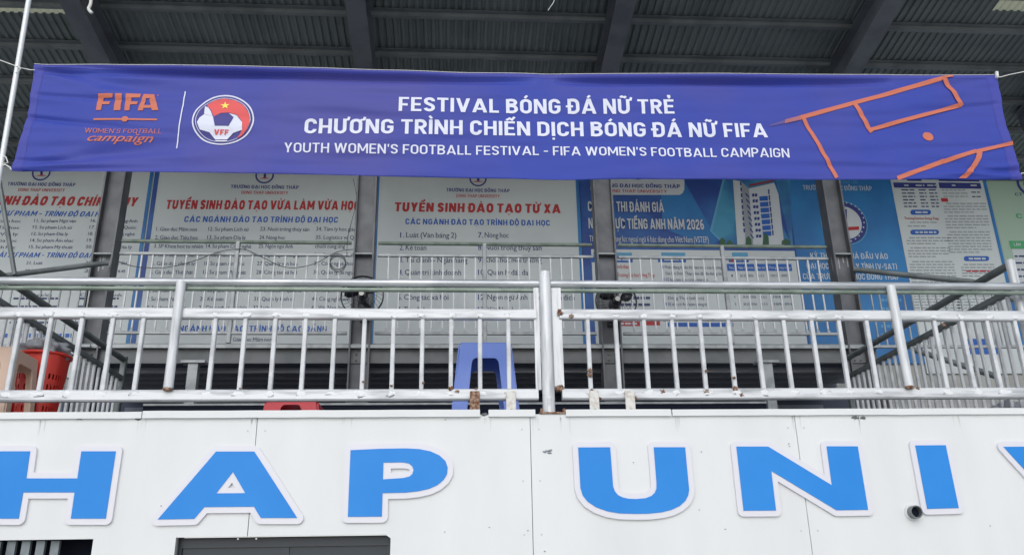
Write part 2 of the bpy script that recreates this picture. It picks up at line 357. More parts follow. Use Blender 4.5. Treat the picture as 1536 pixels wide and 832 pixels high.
class Print:
    """flat print laid on a vertical sheet at distance Y; one mesh per ink"""
    def __init__(s, Y, parent, warp=None, gap=.0022):
        s.Y = Y; s.p = parent; s.d = {}; s.warp = warp; s.gap = gap
    def _add(s, m, vs, fs, layer, name):
        b = s.d.setdefault((m.name, name), (m, [], []))
        k = len(b[1]); b[1].extend((x, s.Y - s.gap * layer, z) for x, z in vs); b[2].extend(tuple(i + k for i in f) for f in fs)
    def poly(s, m, pts, layer=1, name='print'):
        vs = []
        for x, y in pts: q = at(x, y, s.Y); vs.append((q.x, q.z))
        s._add(m, vs, [tuple(range(len(vs)))], layer, name)
    def rect(s, m, x0, y0, x1, y1, layer=1, name='print'):
        """upright rectangle: corners taken at its lower left and upper right"""
        a = at(x0, y1, s.Y); b = at(x1, y1, s.Y); t = at((x0 + x1) / 2, y0, s.Y)
        s._add(m, [(a.x, a.z), (b.x, a.z), (b.x, t.z), (a.x, t.z)], [(0, 1, 2, 3)], layer, name)
    def ring(s, m, px, py, r0, r1, layer=1, a0=0, a1=360, n=40, ry=1, name='emblem'):
        c = at(px, py, s.Y); k = (at(px + 10, py, s.Y) - at(px - 10, py, s.Y)).x / 20
        vs = []; fs = []
        for i in range(n + 1):
            t = R(a0 + (a1 - a0) * i / n)
            vs += [(c.x + r0*k*math.cos(t), c.z + r0*k*ry*math.sin(t)), (c.x + r1*k*math.cos(t), c.z + r1*k*ry*math.sin(t))]
        for i in range(n): fs.append((2*i, 2*i+1, 2*i+3, 2*i+2))
        s._add(m, vs, fs, layer, name)
    def disc(s, m, px, py, r, layer=1, ry=1, name='emblem', n=32):
        c = at(px, py, s.Y); k = (at(px + 10, py, s.Y) - at(px - 10, py, s.Y)).x / 20
        s._add(m, [(c.x + r*k*math.cos(2*math.pi*i/n), c.z + r*k*ry*math.sin(2*math.pi*i/n)) for i in range(n)], [tuple(range(n))], layer, name)
    def text(s, m, body, x0, x1, yb, cap, layer=1, bold=0, shear=0, name='lettering', tilt=0, space=1):
        gs, mn, mx = glyphs(body, bold, shear, space)
        a = at(x0, yb, s.Y); b = at(x1, yb + tilt, s.Y); t = at((x0 + x1) / 2, yb + tilt / 2 - cap, s.Y); mid = at((x0 + x1) / 2, yb + tilt / 2, s.Y)
        sx = (b.x - a.x) / (mx - mn); sz = t.z - mid.z
        for j, (vs, fs) in enumerate(gs):
            out = []
            for x, y in vs:
                u = (x - mn) / (mx - mn); zb = mid.z if not tilt else a.z + (b.z - a.z) * u
                out.append((a.x + (x - mn) * sx, zb + y * sz))
            s._add(m, out, fs, layer + j * .03, name)
    def bars(s, m, x0, x1, y, h=2.2, layer=1, seed=0, name='small_print'):
        rr = random.Random(seed + int(y * 7)); x = x0
        while x < x1 - 2:
            wd = min(rr.uniform(4, 11), x1 - x); s.rect(m, x, y, x + wd, y + h, layer, name); x += wd + 1.6
    def finish(s):
        for (mn, name), (m, vs, fs) in s.d.items():
            me = bpy.data.meshes.new(name); me.from_pydata(vs, [], fs); me.materials.append(m)
            if s.warp:
                bm = bmesh.new(); bm.from_mesh(me)
                bmesh.ops.triangulate(bm, faces=bm.faces[:])
                for it in range(5):
                    es = [e for e in bm.edges if e.calc_length() > .03]
                    if not es: break
                    bmesh.ops.subdivide_edges(bm, edges=es, cuts=1); bmesh.ops.triangulate(bm, faces=[f for f in bm.faces if len(f.verts) > 3])
                bm.to_mesh(me); bm.free()
                for v in me.vertices: v.co = s.warp(v.co.x, v.co.z, v.co.y)
            me.update(); o = bpy.data.objects.new(name, me); COL.objects.link(o); adopt(o, s.p)
            if len(me.polygons) > 1: o['kind'] = 'stuff'

# ------------------------------------------------------------------ layout numbers
YW = 5.0                                   # face of the white wall
YF = 5.09                                  # railing on top of it
YC = 8.0                                   # columns and upper balustrade
YP = 9.4                                   # posters
ZTOP = at(768, 621, YW).z                  # wall top
ZFL = ZTOP - .07                           # terrace floor
ZS0 = at(768, 545, YC).z; ZS1 = at(768, 515, YC).z     # slab at the back
PITCH = math.tan(R(8.5)); ZR = at(768, 140, YC).z
def roofz(y): return ZR + PITCH * (YC - y)

# ------------------------------------------------------------------ setting
g = one(lambda b: b.add([(-300,-300,0),(300,-300,0),(300,300,0),(-300,300,0)], [(0,1,2,3)]), 'ground', GROUND); tag(g, kind='structure')
f = one(lambda b: b.box((-9, YW + .16, ZFL - .2), (10, YP, ZFL)), 'terrace_floor', CONC); tag(f, kind='structure')
XL = at(178, 480, YC).x - .35; XR = at(1262, 480, YC).x + .3
f = one(lambda b: b.box((XL, YC + .03, ZS0 + .02), (XR, YP - .004, ZS1 - .03)), 'upper_floor', mat('soffit_shade', (.13, .15, .2), .95, spec=.1)); tag(f, kind='structure')  # underside colour darkened to stand for the missing light
XS0 = XR + .05
f = one(lambda b: [b.box((XS0, YC - .9 + i * .42, ZFL + .002 + i * .28), (9.5, YP - .05, ZFL + .28 + i * .28)) for i in range(3)], 'concrete_steps', CONC); tag(f, kind='structure')
f = one(lambda b: [b.box((-8.5, YC - .5 + i * .5, ZFL + .002 + i * .24), (XL - .05, YP - .05, ZFL + .24 + i * .24)) for i in range(2)], 'dark_steps', mat('step_shade', (.045, .052, .065), .9)); tag(f, kind='structure')  # concrete steps too, with the shade on this side put into their colour

# back wall carrying the posters, dark storage void below the upper floor
jo = empty('floor_joists', (0, YC + .7, ZS0), 'dim steel joists under the upper walkway, inside the dark void', 'joists')
for yj in (8.22, 8.45, 8.68, 8.91, 9.14): one(lambda b: (b.box((XL + .02, yj, ZS0 - .03), (XR - .02, yj + .006, ZS0 + .018)), b.box((XL + .02, yj, ZS0 - .036), (XR - .02, yj + .05, ZS0 - .0305))), 'joist', mat('joist_grey', (.3, .32, .37), .8), jo)
bw = empty('back_wall', (0, YP + .1, ZFL), 'grey wall behind the upper walkway, carrying the row of posters', 'wall')
one(lambda b: b.box((-9, YP + .03, ZS0), (10, YP + .25, roofz(YP) + .02)), 'upper_wall', BACKW, bw)
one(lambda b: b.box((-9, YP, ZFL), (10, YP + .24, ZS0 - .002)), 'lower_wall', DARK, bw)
for k in range(5):
    zk = ZFL + .15 + k * .2
    one(lambda b: b.box((XL, YP - .03, zk), (XR, YP - .001, zk + .05)), 'batten', mat('batten_dark', (.2, .22, .27), .9, spec=.1), bw)
one(lambda b: b.box((-9, YP - .16, at(768, 232, YP).z), (10, YP + .028, at(768, 226, YP).z)), 'gutter', PBLUE, bw)

se = empty('floor_edge_beam', (0, YC, ZS0), 'grey steel edge beam of the upper walkway above the dark void', 'beam')
one(lambda b: b.box((XL, YC - .02, ZS0), (XR, YC + .028, at(768, 525, YC).z)), 'beam_web', SLAB, se)
one(lambda b: b.box((XL, YC - .07, at(768, 524.5, YC).z), (XR, YC + .028, at(768, 519.5, YC).z)), 'top_flange', GREYRAIL, se)
one(lambda b: b.box((XL, YC - .03, at(768, 519, YC).z), (XR, YC + .028, ZS1 - .01)), 'kerb_strip', DSTEEL, se)
st = empty('step_nosing', (0, 7.2, ZFL), 'thin grey metal edge of a low step inside the dark void', 'step')
one(lambda b: b.box((at(215,604,7.2).x, 7.2, at(768, 606, 7.2).z), (at(1150,604,7.2).x, 7.24, at(768, 603, 7.2).z)), 'edge_strip', GREYRAIL, st)
one(lambda b: b.box((at(215,604,7.2).x, 7.21, ZFL), (at(1150,604,7.2).x, 7.5, at(768, 606.3, 7.2).z)), 'riser', mat('shade_black', (.014, .017, .028), .95, spec=.1), st)  # riser coloured black for the shade inside the void
for px, s in ((290, 'left'), (1151, 'right')):
    p = at(px, 560, YC - .1)
    e = empty('stub_post', (p.x, p.y, ZFL), 'short pale post under the edge beam on the %s of the void' % s, 'post', 'short posts under the walkway')
    one(lambda b: b.box((p.x-.045, p.y-.04, ZFL), (p.x+.045, p.y+.04, ZS0 - .03)), 'shaft', GREYRAIL, e)
    one(lambda b: b.box((p.x-.11, p.y-.06, ZS0 - .028), (p.x+.11, p.y+.06, ZS0 - .004)), 'cap_plate', GREYRAIL, e)

# ------------------------------------------------------------------ columns
cnames = ['leftmost grey steel column, beside the two cut-off training posters', 'grey steel column between the two white posters, with a fan low on it',
          'grey steel column in front of the blue exam poster, with a fan low on it', 'rightmost grey steel column, in front of the plain blue seal poster']
ctop = []
for i, (px, py) in enumerate(((167, 330), (549, 330), (905, 330), (1251, 330))):
    x = at(px, py, YC).x; zt = roofz(YC) - .34; ctop.append(x)
    e = empty('steel_column', (x, YC, ZFL), cnames[i], 'column', 'steel columns carrying the roof')
    hw = .093; fd = .08
    one(lambda b: b.box((x - hw, YC - .006, ZFL), (x + hw, YC + .006, zt)), 'web', COLSTEEL, e)
    for s in (-1, 1):
        one(lambda b: b.box((x + s*hw - .008, YC - fd - .0, ZFL), (x + s*hw + .008, YC + fd, zt)), 'flange', COLSTEEL, e)
    zp = at(px, 384, YC).z
    one(lambda b: b.box((x - hw + .009, YC - fd + .006, zp - .006), (x + hw - .009, YC - .007, zp + .006)), 'stiffener', GREYRAIL, e)
    def drip(b):
        rr = random.Random(i)
        for k in range(7):
            dx = rr.uniform(-.1, .1); L = rr.uniform(.04, .16)
            b.box((x + dx - .006, YC - .0085, zp - .03 - L), (x + dx + .006, YC - .0065, zp - .01))
    if i in (0, 3): one(drip, 'paint_drips', GREYRAIL, e)
    for k in range(4):
        one(lambda b: b.tube((x + (-.03 if k % 2 else .03), YC - .02, ZS1 + (-.12 if k < 2 else -.18)), (x + (-.03 if k % 2 else .03), YC - .005, ZS1 + (-.12 if k < 2 else -.18)), .009, 8), 'bolt', WFRAME, e)

# ------------------------------------------------------------------ roof
YR0, YR1 = 6.05, YP + .25
XA, XB = -8.2, 9.6
roof = empty('canopy_roof', (0, YC, ZR), 'dark corrugated metal roof over the stand, seen from below', 'roof')
raf_x = [ctop[0] - (ctop[1] - ctop[0]) * 1.0] + ctop + [ctop[3] + (ctop[3] - ctop[2])]
for x in raf_x:
    def rf(b):
        prof = [(-.09, 0), (.09, 0), (.09, .014), (.008, .014), (.008, .286), (.09, .286), (.09, .3), (-.09, .3), (-.09, .286), (-.008, .286), (-.008, .014), (-.09, .014)]
        b.prism((x, YC + .12, roofz(YC + .12) - .36), (x, YR0 - .25, roofz(YR0 - .25) - .36), prof)
    one(rf, 'rafter', RAFT, roof)
for y in (6.1, 6.4, 6.84, 7.375, 7.9, 8.43, 8.97, 9.35):
    z = roofz(y)
    def pf(b):
        b.box((XA, y - .003, z - .066), (XB, y + .003, z - .024)); b.box((XA, y - .003, z - .07), (XB, y + .04, z - .064)); b.box((XA, y - .05, z - .026), (XB, y + .004, z - .02))
    one(pf, 'purlin', PURL, roof)
pw, rib = .9, .075
sheet_me = {}
def sheet_mesh(y0, y1, m):
    b = MB(); n = int(round(pw / rib)); xs = []
    for k in range(n):
        xs += [(k*rib, 0), (k*rib + .028, 0), (k*rib + .04, .015), (k*rib + .063, .015)]
    xs.append((pw, 0))
    vs = [(x, y, PITCH * (YC - y) + h - .018) for y in (y0, y1) for x, h in xs]; L = len(xs)
    b.add(vs, [(i, i + 1, L + i + 1, L + i) for i in range(L - 1)])
    return b.mesh('roof_sheet', m)
x = XA; CH = {}
while x < XB:
    ysk = 6.99 if x + pw < ctop[0] + .3 else 6.62 if x > ctop[3] + .4 else None
    if ysk is None:
        if 'full' not in CH: CH['full'] = sheet_mesh(YR0, YR1, SHEET)
        inst('roof_sheet', CH['full'], (x, 0, ZR), roof)
    else:
        if ysk not in CH: CH[ysk] = (sheet_mesh(ysk, YR1, SHEET), sheet_mesh(YR0, ysk + .05, SKYL))
        inst('roof_sheet', CH[ysk][0], (x, 0, ZR), roof); inst('skylight_sheet', CH[ysk][1], (x, 0, ZR + .003), roof)
    x += pw

# ------------------------------------------------------------------ posters
def poster(label, x0, x1, ztop, zbot, m):
    e = empty('poster', ((x0 + x1) / 2, YP, zbot), label, 'poster', 'posters on the back wall')
    one(lambda b: b.box((x0, YP, zbot), (x1, YP + .028, ztop)), 'panel', m, e)
    return e, Print(YP, e)
ztp = at(768, 243, YP).z
zbt = at(768, 514, YP).z - .4
PX = lambda px, py=330: at(px, py, YP).x
def uni(P, cxp, y0, sc=1, ring=True):
    if ring:
        P.ring(INAVY, cxp, y0 - 20, 11.5 * sc, 14 * sc, ry=1.0)
        P.poly(INAVY, [(cxp - 1.5, y0 - 28), (cxp + 2.5, y0 - 28), (cxp + 2, y0 - 15), (cxp - 1.5, y0 - 15)], name='emblem')
        P.poly(IRED, [(cxp - 9, y0 - 14.5), (cxp, y0 - 17), (cxp + 9, y0 - 14.5), (cxp, y0 - 15)], 2, name='emblem')
    P.text(INAVY, 'TRƯỜNG ĐẠI HỌC ĐỒNG THÁP', cxp - 51 * sc, cxp + 51 * sc, y0, 5.0, bold=.03)
    P.text(IRED, 'DONG THAP UNIVERSITY', cxp - 35 * sc, cxp + 35 * sc, y0 + 8.3, 4.6, bold=.015)

# A
xa0, xa1 = PX(-210), PX(220)
e, P = poster('white training poster at the far left, red heading partly cut by the leftmost column', xa0, xa1, ztp, zbt, PAPER)
uni(P, 62, 279)
P.text(IRED, 'TUYỂN SINH ĐÀO TẠO CHÍNH QUY', -72, 207, 308, 13.5, bold=.058, shear=.25)
P.text(IBLUE, 'CÁC NGÀNH SƯ PHẠM - TRÌNH ĐỘ ĐẠI HỌC', -68, 165, 324, 7.6, bold=.03, shear=.25)
P.text(IBLUE, 'NGÀNH NGOÀI SƯ PHẠM - TRÌNH ĐỘ ĐẠI HỌC', -65, 160, 386, 7.4, bold=.03, shear=.25)
for k, (l, m_, r_) in enumerate((('Sư phạm Toán học', '11. Sư phạm Ngữ văn', '16. Sư phạm Tiếng Anh'), ('Sư phạm Tin học', '12. Sư phạm Lịch sử', '17. Tiếng Trung Quốc'),
        ('Sư phạm Vật lý', '13. Sư phạm Địa lý', '18. Sư phạm Công nghệ'), ('Sư phạm Hóa học', '14. Sư phạm Âm nhạc', '19. Khoa học tự nhiên'), ('Sư phạm Sinh học', '15. Sư phạm Mỹ thuật', '20. Lịch sử và Địa lý'))):
    y = 333.5 + k * 9.8
    P.text(ITEXT, l, -40 - k * 2, 31 - k * 2, y, 4.6); P.text(ITEXT, m_, 51 - k * 2, (114, 108, 102, 110, 109)[k], y, 4.8, bold=.006)
    P.text(ITEXT, r_, 136 - k * 2, 206 - k * 2, y, 4.8, bold=.006)
for k, (a, b_) in enumerate((('21. Luật', '25. Quản lý đất đai'), ('22. Kế toán', '26. Kinh tế'), ('23. Nông học', '27. Du lịch'), ('24. Công tác xã hội', 'Ngôn ngữ Anh'), ('Quản lý văn hóa', 'Chuyên ngành'))):
    y = 396.5 + k * 12
    P.text(ITEXT, a, 39 - k * 2, 39 - k * 2 + 5.0 * len(a) * .62, y, 4.8); P.text(ITEXT, b_, 128 - k * 2, 190 - k * 2, y, 4.8)
for k in range(4): P.bars(ITEXT, 20 - k * 2, 90 - k * 2, 446 + k * 12, 3, seed=k); P.bars(ITEXT, 118 - k*2, 178 - k*2, 446 + k * 12, 3, seed=k + 9)
P.bars(IBLUE, 0, 110, 500, 6, seed=3)
xm0, xm1 = PX(224), PX(241)
P._add(PBLUE, [(PX(215), zbt), (xa1, zbt), (xa1, ztp), (PX(215), ztp)], [(0,1,2,3)], 1, 'border_stripe')
P.finish()
# B
e, P = poster('white training poster second from the left, its list of majors in four columns', PX(221), PX(560), ztp, zbt, PAPER)
P._add(PDEEP, [(PX(222.3), zbt), (PX(229.5), zbt), (PX(229.5), ztp), (PX(222.3), ztp)], [(0,1,2,3)], 1, 'border_stripe')
uni(P, 397, 283)
P.text(IRED, 'TUYỂN SINH ĐÀO TẠO VỪA LÀM VỪA HỌC', 249, 539, 313.5, 13.5, bold=.058, shear=.08, tilt=1.5)
P.text(IBLUE, 'CÁC NGÀNH ĐÀO TẠO TRÌNH ĐỘ ĐẠI HỌC', 276, 507, 333, 8.6, bold=.035, shear=.05, tilt=1)
rows = [(346.5, '1. Giáo dục Mầm non', '12. Sư phạm Lịch sử', '23. Nuôi trồng thủy sản', '34. Tâm lý học giáo dục'),
        (359, '2. Giáo dục Tiểu học', '13. Sư phạm Địa lý', '24. Nông học', '35. Logistics và Quản lý'),
        (372, '3. SP Khoa học tự nhiên', '14. Sư phạm Công nghệ', '25. Ngôn ngữ Anh', 'chuỗi cung ứng'),
        (385, '4. Giáo dục công dân', '15. Sư phạm Tin học', '26. Ngôn ngữ Trung Quốc', '36. Quản trị kinh doanh'),
        (398, '5. Giáo dục chính trị', '16. Sư phạm Âm nhạc', '27. Quản lý văn hóa', '37. Công nghệ thông tin'),
        (411, '6. Giáo dục Thể chất', '17. Sư phạm Mỹ thuật', '28. Công tác xã hội', '38. Quản lý tài nguyên'),
        (424, '7. Sư phạm Toán học', '18. Sư phạm Tiếng Anh', '29. Tài chính ngân hàng', 'và môi trường'),
        (438, '8. Sư phạm Vật lý', '19. Sư phạm Tiếng Trung', '30. Kinh doanh quốc tế', '39. Khoa học môi trường'),
        (451, '9. Sư phạm Văn học', '20. Kế toán', '31. Quản lý kinh tế', '40. Công nghệ sinh học'),
        (464, '10. Sư phạm Hóa học', '21. Công nghệ thực phẩm', '32. Luật', '41. Việt Nam học'),
        (477, '11. Sư phạm Sinh học', '22. Khoa học máy tính', '33. Du lịch', '42. Địa lý học')]
for y, *cs in rows:
    lean = (y - 346.5) * .14
    for j, t in enumerate(cs):
        x0 = (234 - lean, 312 - lean * .85, 390 - lean * .65, 474 - lean * .45)[j]
        P.text(ITEXT, t, x0, x0 + len(t) * 3.22, y, 5.8, bold=.004)
P.text(IBLUE, 'NGÀNH ĐÀO TẠO, TRÌNH ĐỘ CAO ĐẲNG', 268, 490, 497, 8.8, bold=.035)
P.text(ITEXT, 'Giáo dục Mầm non', 349, 408, 511.5, 5.6)
P.finish()
# C
e, P = poster('white training poster third from the left, with a short list in large print', PX(561), PX(871), ztp, zbt, PAPER)
P._add(PBLUE, [(PX(561), zbt), (PX(567), zbt), (PX(567), ztp), (PX(561), ztp)], [(0,1,2,3)], 1, 'border_stripe')
P._add(PBLUE, [(PX(866), zbt), (PX(871), zbt), (PX(871), ztp), (PX(866), ztp)], [(0,1,2,3)], 1, 'border_stripe')
uni(P, 717, 288, .93)
P.text(IRED, 'TUYỂN SINH ĐÀO TẠO TỪ XA', 592, 841, 318.5, 13.5, bold=.058, shear=.05)
P.text(IBLUE, 'CÁC NGÀNH ĐÀO TẠO TRÌNH ĐỘ ĐẠI HỌC', 608, 825, 337.5, 8.4, bold=.035)
for k, (a, b_) in enumerate((('Luật (Văn bằng 2)', 'Nông học'), ('Kế toán', 'Nuôi trồng thủy sản'), ('Tài chính - Ngân hàng', 'Khoa học môi trường'),
                            ('Quản trị kinh doanh', 'Quản lý đất đai'), ('Quản lý kinh tế', 'Công nghệ thông tin'), ('Công tác xã hội', 'Ngôn ngữ Anh - Biên phiên dịch'), ('Tâm lý học', 'Việt Nam học'))):
    y = 356.5 + k * 18.6
    P.text(INAVY, '%d.' % (k + 1), 600 - k * .7, 606.5 - k * .7, y, 8, bold=.02); P.text(ITEXT, a, 609 - k * .6, 609 + len(a) * 4.45 - k * .6, y, 8)
    P.text(INAVY, '%d.' % (k + 7), 717, 724.5 + (4 if k > 2 else 0), y, 8, bold=.02); P.text(ITEXT, b_, 727 + (4 if k > 2 else 0), 727 + len(b_) * 4.5, y, 8)
P.finish()
# D
xd1 = PX(1187)
e, P = poster('blue English exam poster showing a tall white building, above a timetable', PX(872), xd1, ztp, zbt, PDEEP)
C8 = lambda pts: [(860 + a / 4.62, 240 + b / 4.62) for a, b in pts]
P.poly(PBLUE, C8([(600, 130), (760, 130), (1000, 560), (940, 600), (620, 470)]), 1, 'artwork')
P.poly(PSKY, C8([(1040, 130), (1500, 110), (1520, 590), (1050, 590), (950, 490)]), 1, 'artwork')
P.poly(PDEEP, C8([(1100, 130), (1400, 130), (1500, 560), (1440, 440), (1390, 140)]), 2, 'artwork')
P.poly(ILIGHT, C8([(1035, 130), (1050, 130), (962, 490), (1060, 590), (1040, 590), (945, 492)]), 3, 'artwork')
bl = C8([(1105, 140), (1160, 150), (1215, 200), (1390, 160), (1420, 240), (1460, 590), (1135, 590)])
P.poly(IWHITE, bl, 4, 'building_picture')
P.poly(IFADE, C8([(1160, 150), (1215, 200), (1245, 590), (1195, 590)]), 5, 'building_picture')
for k in range(9):
    yy = 215 + k * 40.5
    for xx, ww in ((1152, 10),): P.poly(INAVY, C8([(xx + k * 3, yy - 62), (xx + ww + k * 3, yy - 62), (xx + ww + k * 3 + 2, yy - 35), (xx + k * 3 + 2, yy - 35)]), 6, 'building_picture')
    if k < 8:
        for xx, ww in ((1236, 16), (1256, 16)): P.poly(INAVY, C8([(xx + k * 4, yy + 22), (xx + ww + k * 4, yy + 20), (xx + ww + k * 4, yy + 40), (xx + k * 4, yy + 42)]), 6, 'building_picture')
        if k: P.poly(IBLUE, C8([(1282 + k * 4, yy), (1340 + k * 4, yy - 4), (1343 + k * 4, yy + 28), (1285 + k * 4, yy + 31)]), 6, 'building_picture')
        P.poly(INAVY, C8([(1346 + k * 4, yy - 8), (1356 + k * 4, yy - 9), (1358 + k * 4, yy + 24), (1349 + k * 4, yy + 26)]), 6, 'building_picture')
        P.poly(INAVY, C8([(1190 + k * 5, yy + 12), (1216 + k * 4.5, yy + 40), (1217 + k * 4.5, yy + 52), (1191 + k * 5, yy + 28)]), 6, 'building_picture')
P.poly(mat('ink_dull_red', (.25, .03, .06), .5), C8([(1215, 172), (1385, 140), (1388, 152), (1218, 186)]), 6, 'building_picture')
for xx, ww, hh in ((1190, 40, 60), (1310, 40, 85), (1440, 60, 40), (1010, 40, 50), (1060, 40, 30)):
    P.poly(mat('ink_dark_green', (.03, .1, .05), .5), C8([(xx, 588), (xx + 4, 588 - hh * .7), (xx + ww * .5, 588 - hh), (xx + ww, 588 - hh * .6), (xx + ww + 3, 588)]), 7, 'building_picture')
P.poly(IWHITE, C8([(118, 100), (768, 100), (768, 205), (755, 232), (735, 244), (150, 244), (128, 232), (118, 205)]), 4, 'white_tag')
P.ring(INAVY, 956, 260, 8, 11, 5)
P.text(INAVY, 'TRƯỜNG ĐẠI HỌC ĐỒNG THÁP', 890, 1020, 282, 5.6, 5, bold=.03)
P.text(IRED, 'DONG THAP UNIVERSITY', 910, 1000, 289.5, 4.6, 5, bold=.015)
for dx, mm, ly, bd in ((0, INAVY, 4, .085), (0, IWHITE, 5, .03)):
    P.text(mm, 'CÁC KỲ THI ĐÁNH GIÁ', 882, 996, 318, 15, ly, bold=bd, name='heading')
    P.text(mm, 'NĂNG LỰC TIẾNG ANH NĂM 2026', 883, 1056, 344, 15.5, ly, bold=bd, name='heading')
P.text(IWHITE, 'Theo khung năng lực ngoại ngữ 6 bậc dùng cho Việt Nam (VSTEP)', 884, 1063, 363.5, 9, 5, bold=.012, name='heading')
zz = at(1000, 375, YP).z
P._add(PAPER, [(PX(884), zbt + .02), (xd1 - .02, zbt + .02), (xd1 - .02, zz), (PX(884), zz)], [(0,1,2,3)], 3, 'timetable_sheet')
for x0, x1 in ((890, 948), (992, 1028), (1098, 1122)):
    P.rect(ILIGHT, x0, 379, x1, 386, 4); P.rect(IBLUE, x0 - 5, 386, x1 + 1, 393.5, 4); P.bars(IWHITE, x0 + 4, x1 - 2, 388, 3, 5)
P.rect(IRED, 1096, 387, 1101, 393, 5)
P.text(IRED, 'mỗi tháng', 926, 946, 403, 5.8, 4, bold=.02); P.text(IRED, 'Trường Đại học Đồng Tháp', 926, 982, 415.5, 5.8, 4, bold=.02)
for k, t in enumerate(('Phiếu đăng ký dự thi theo mẫu của trường', 'Đại học Đồng Tháp (điền đầy đủ thông tin)', '02 bản sao căn cước công dân', '02 ảnh 4x6', 'Lệ phí nộp tại Trường Đại học', 'Đồng Tháp (nếu có)', '02 ảnh cỡ 4x6 kèm thông tin', 'của thí sinh')):
    P.text(ITEXT, t, 997 + k * .8, 1083 + k * .8 if k < 2 else 1030 + 6 * (k % 4) + 20, 403.5 + k * 9.2, 4.8, 4)
    if k % 2 == 0: P.rect(IBLUE, 991 + k * .8, 398.5 + k * 9.2, 995 + k * .8, 403 + k * 9.2, 4)
for k in range(5): P.bars(IRED if k in (1, 4) else ITEXT, 926, 975, 425 + k * 10, 4, 4, k)
P.rect(IRED, 928, 482, 960, 489, 4); P.rect(IRED, 968, 481, 990, 488, 4); P.bars(IWHITE, 930, 958, 484, 3, 5)
P.rect(IBLUE, 1002, 484, 1100, 490, 4)
hx = [1091, 1105, 1131, 1152, 1190]
for a, b_, t in ((1091, 1103, 'Tháng'), (1105, 1132, 'Ngày thi dự kiến'), (1134, 1149, 'Bậc thi'), (1151, 1188, 'Thời gian nộp hồ sơ')):
    P.rect(IBLUE, a, 396, b_, 406.5, 4); P.text(IWHITE, t, a + 2, b_ - 2, 403.5, 3.6, 5, bold=.02)
for k in range(7):
    y = 415.5 + k * 10.6; o_ = k * 1.3
    for a, b_, t in ((1097, 1099, '%d' % (k + 1)), (1110, 1130, '24, 25/%d/2026' % (k + 1)), (1137, 1146, '3, 4, 5'), (1156, 1184, '10/%d - 09/%d' % (k + 1, k + 2))):
        P.text(ITEXT, t, a + o_, b_ + o_, y, 3.8, 4, bold=.01)
P.finish()
# E
xe1 = PX(1347)
e, P = poster('plain blue poster with a round seal half hidden by the rightmost column', xd1 + .003, xe1, ztp, at(1300, 545, YP).z, PBLUE)
P.text(ILIGHT, 'BỘ GIÁO DỤC VÀ ĐÀO TẠO', 1224, 1286, 275, 5, bold=.01)
P.text(IWHITE, 'TRƯỜNG ĐẠI HỌC ĐỒNG THÁP', 1205, 1308, 285.5, 6.8, bold=.01)
P.disc(ILIGHT, 1266, 334, 35); P.disc(INAVY, 1266, 334, 33.5, 2); P.disc(IWHITE, 1266, 334, 26, 3)
for k in range(26):
    t = 2 * math.pi * k / 26; P.disc(IWHITE, 1266 + 29.7 * math.cos(t), 334 + 29.7 * math.sin(t), 1.3, 3, n=5)
P.poly(INAVY, [(1262, 314), (1270, 314), (1270, 340), (1262, 340)], 4, 'emblem')
P.poly(IRED, [(1246, 345), (1268, 341), (1288, 340), (1288, 345), (1268, 346)], 5, 'emblem')
P.text(IWHITE, 'KỲ THI ĐÁNH GIÁ ĐẦU VÀO', 1216, 1332, 388, 8.4, bold=.015)
P.text(IWHITE, 'ĐẠI HỌC TRÊN MÁY TÍNH (V-SAT)', 1210, 1346, 403.5, 8.6, bold=.015)
P.text(IWHITE, 'CỦA TRƯỜNG ĐẠI HỌC ĐỒNG THÁP', 1205, 1350, 419, 8.6, bold=.015)
for k in range(5): P.bars(ILIGHT, 1322, 1352, 448 + k * 13, 4, seed=k)
P.finish()
# F
xf1 = PX(1493)
e, P = poster('white notice with small tables and blue pill headings, between blue and green posters', xe1 + .003, xf1, ztp, at(1300, 560, YP).z, PAPER)
P._add(PBLUE, [(xf1 - .05, at(1300,560,YP).z), (xf1 - .005, at(1300,560,YP).z), (xf1 - .005, ztp), (xf1 - .05, ztp)], [(0,1,2,3)], 1, 'border_stripe')
CF = lambda a, b: (1300 + a / 4.62, 240 + b / 4.62)
def rF(m, x0, y0, x1, y1, ly=1, nm='print'):
    a = CF(x0, y0); b = CF(x1, y1); P.rect(m, a[0], a[1], b[0], b[1], ly, nm)
rF(INAVY, 190, 158, 485, 192); rF(INAVY, 505, 158, 795, 196); rF(INAVY, 280, 120, 380, 145); rF(INAVY, 500, 120, 780, 146)
for x0, x1 in ((260, 290), (340, 400), (420, 480), (590, 615), (720, 770)): a = CF(x0, 172); P.bars(IWHITE, a[0], CF(x1, 0)[0], a[1], 2, 2)
for k in range(6):
    for x0, x1 in ((240, 330), (360, 410), (430, 485)):
        a = CF(x0 + k * 4, 203 + k * 23); P.bars(ITEXT, a[0], CF(x1 + k * 4, 0)[0], a[1], 1.8, seed=k)
for k in range(3):
    a = CF(520 + k*6, 205 + k * 22); P.bars(IFADE, a[0], CF(700, 0)[0], a[1], 1.6, seed=k); 
    if k != 1: a = CF(725 + k*3, 220 + k * 15); P.bars(ITEXT, a[0], CF(790, 0)[0], a[1], 1.6)
rF(IRED, 518, 265, 565, 290, 2)
def pill(x0, y0, x1, y1):
    h = (y1 - y0) / 2
    pts = [CF(x0 + h + h * math.cos(t), y0 + h + h * math.sin(t)) for t in [R(90 + 22.5 * i) for i in range(9)]] + [CF(x1 - h + h * math.cos(t), y0 + h + h * math.sin(t)) for t in [R(-90 + 22.5 * i) for i in range(9)]]
    P.poly(IBLUE, pts, 2, 'heading_pill'); a = CF(x0 + 35, y0 + h - 5); P.bars(IWHITE, a[0], CF(x1 - 18, 0)[0], a[1], 2.6, 3)
pill(302, 345, 445, 380); pill(302, 483, 500, 518); pill(672, 666, 848, 700)
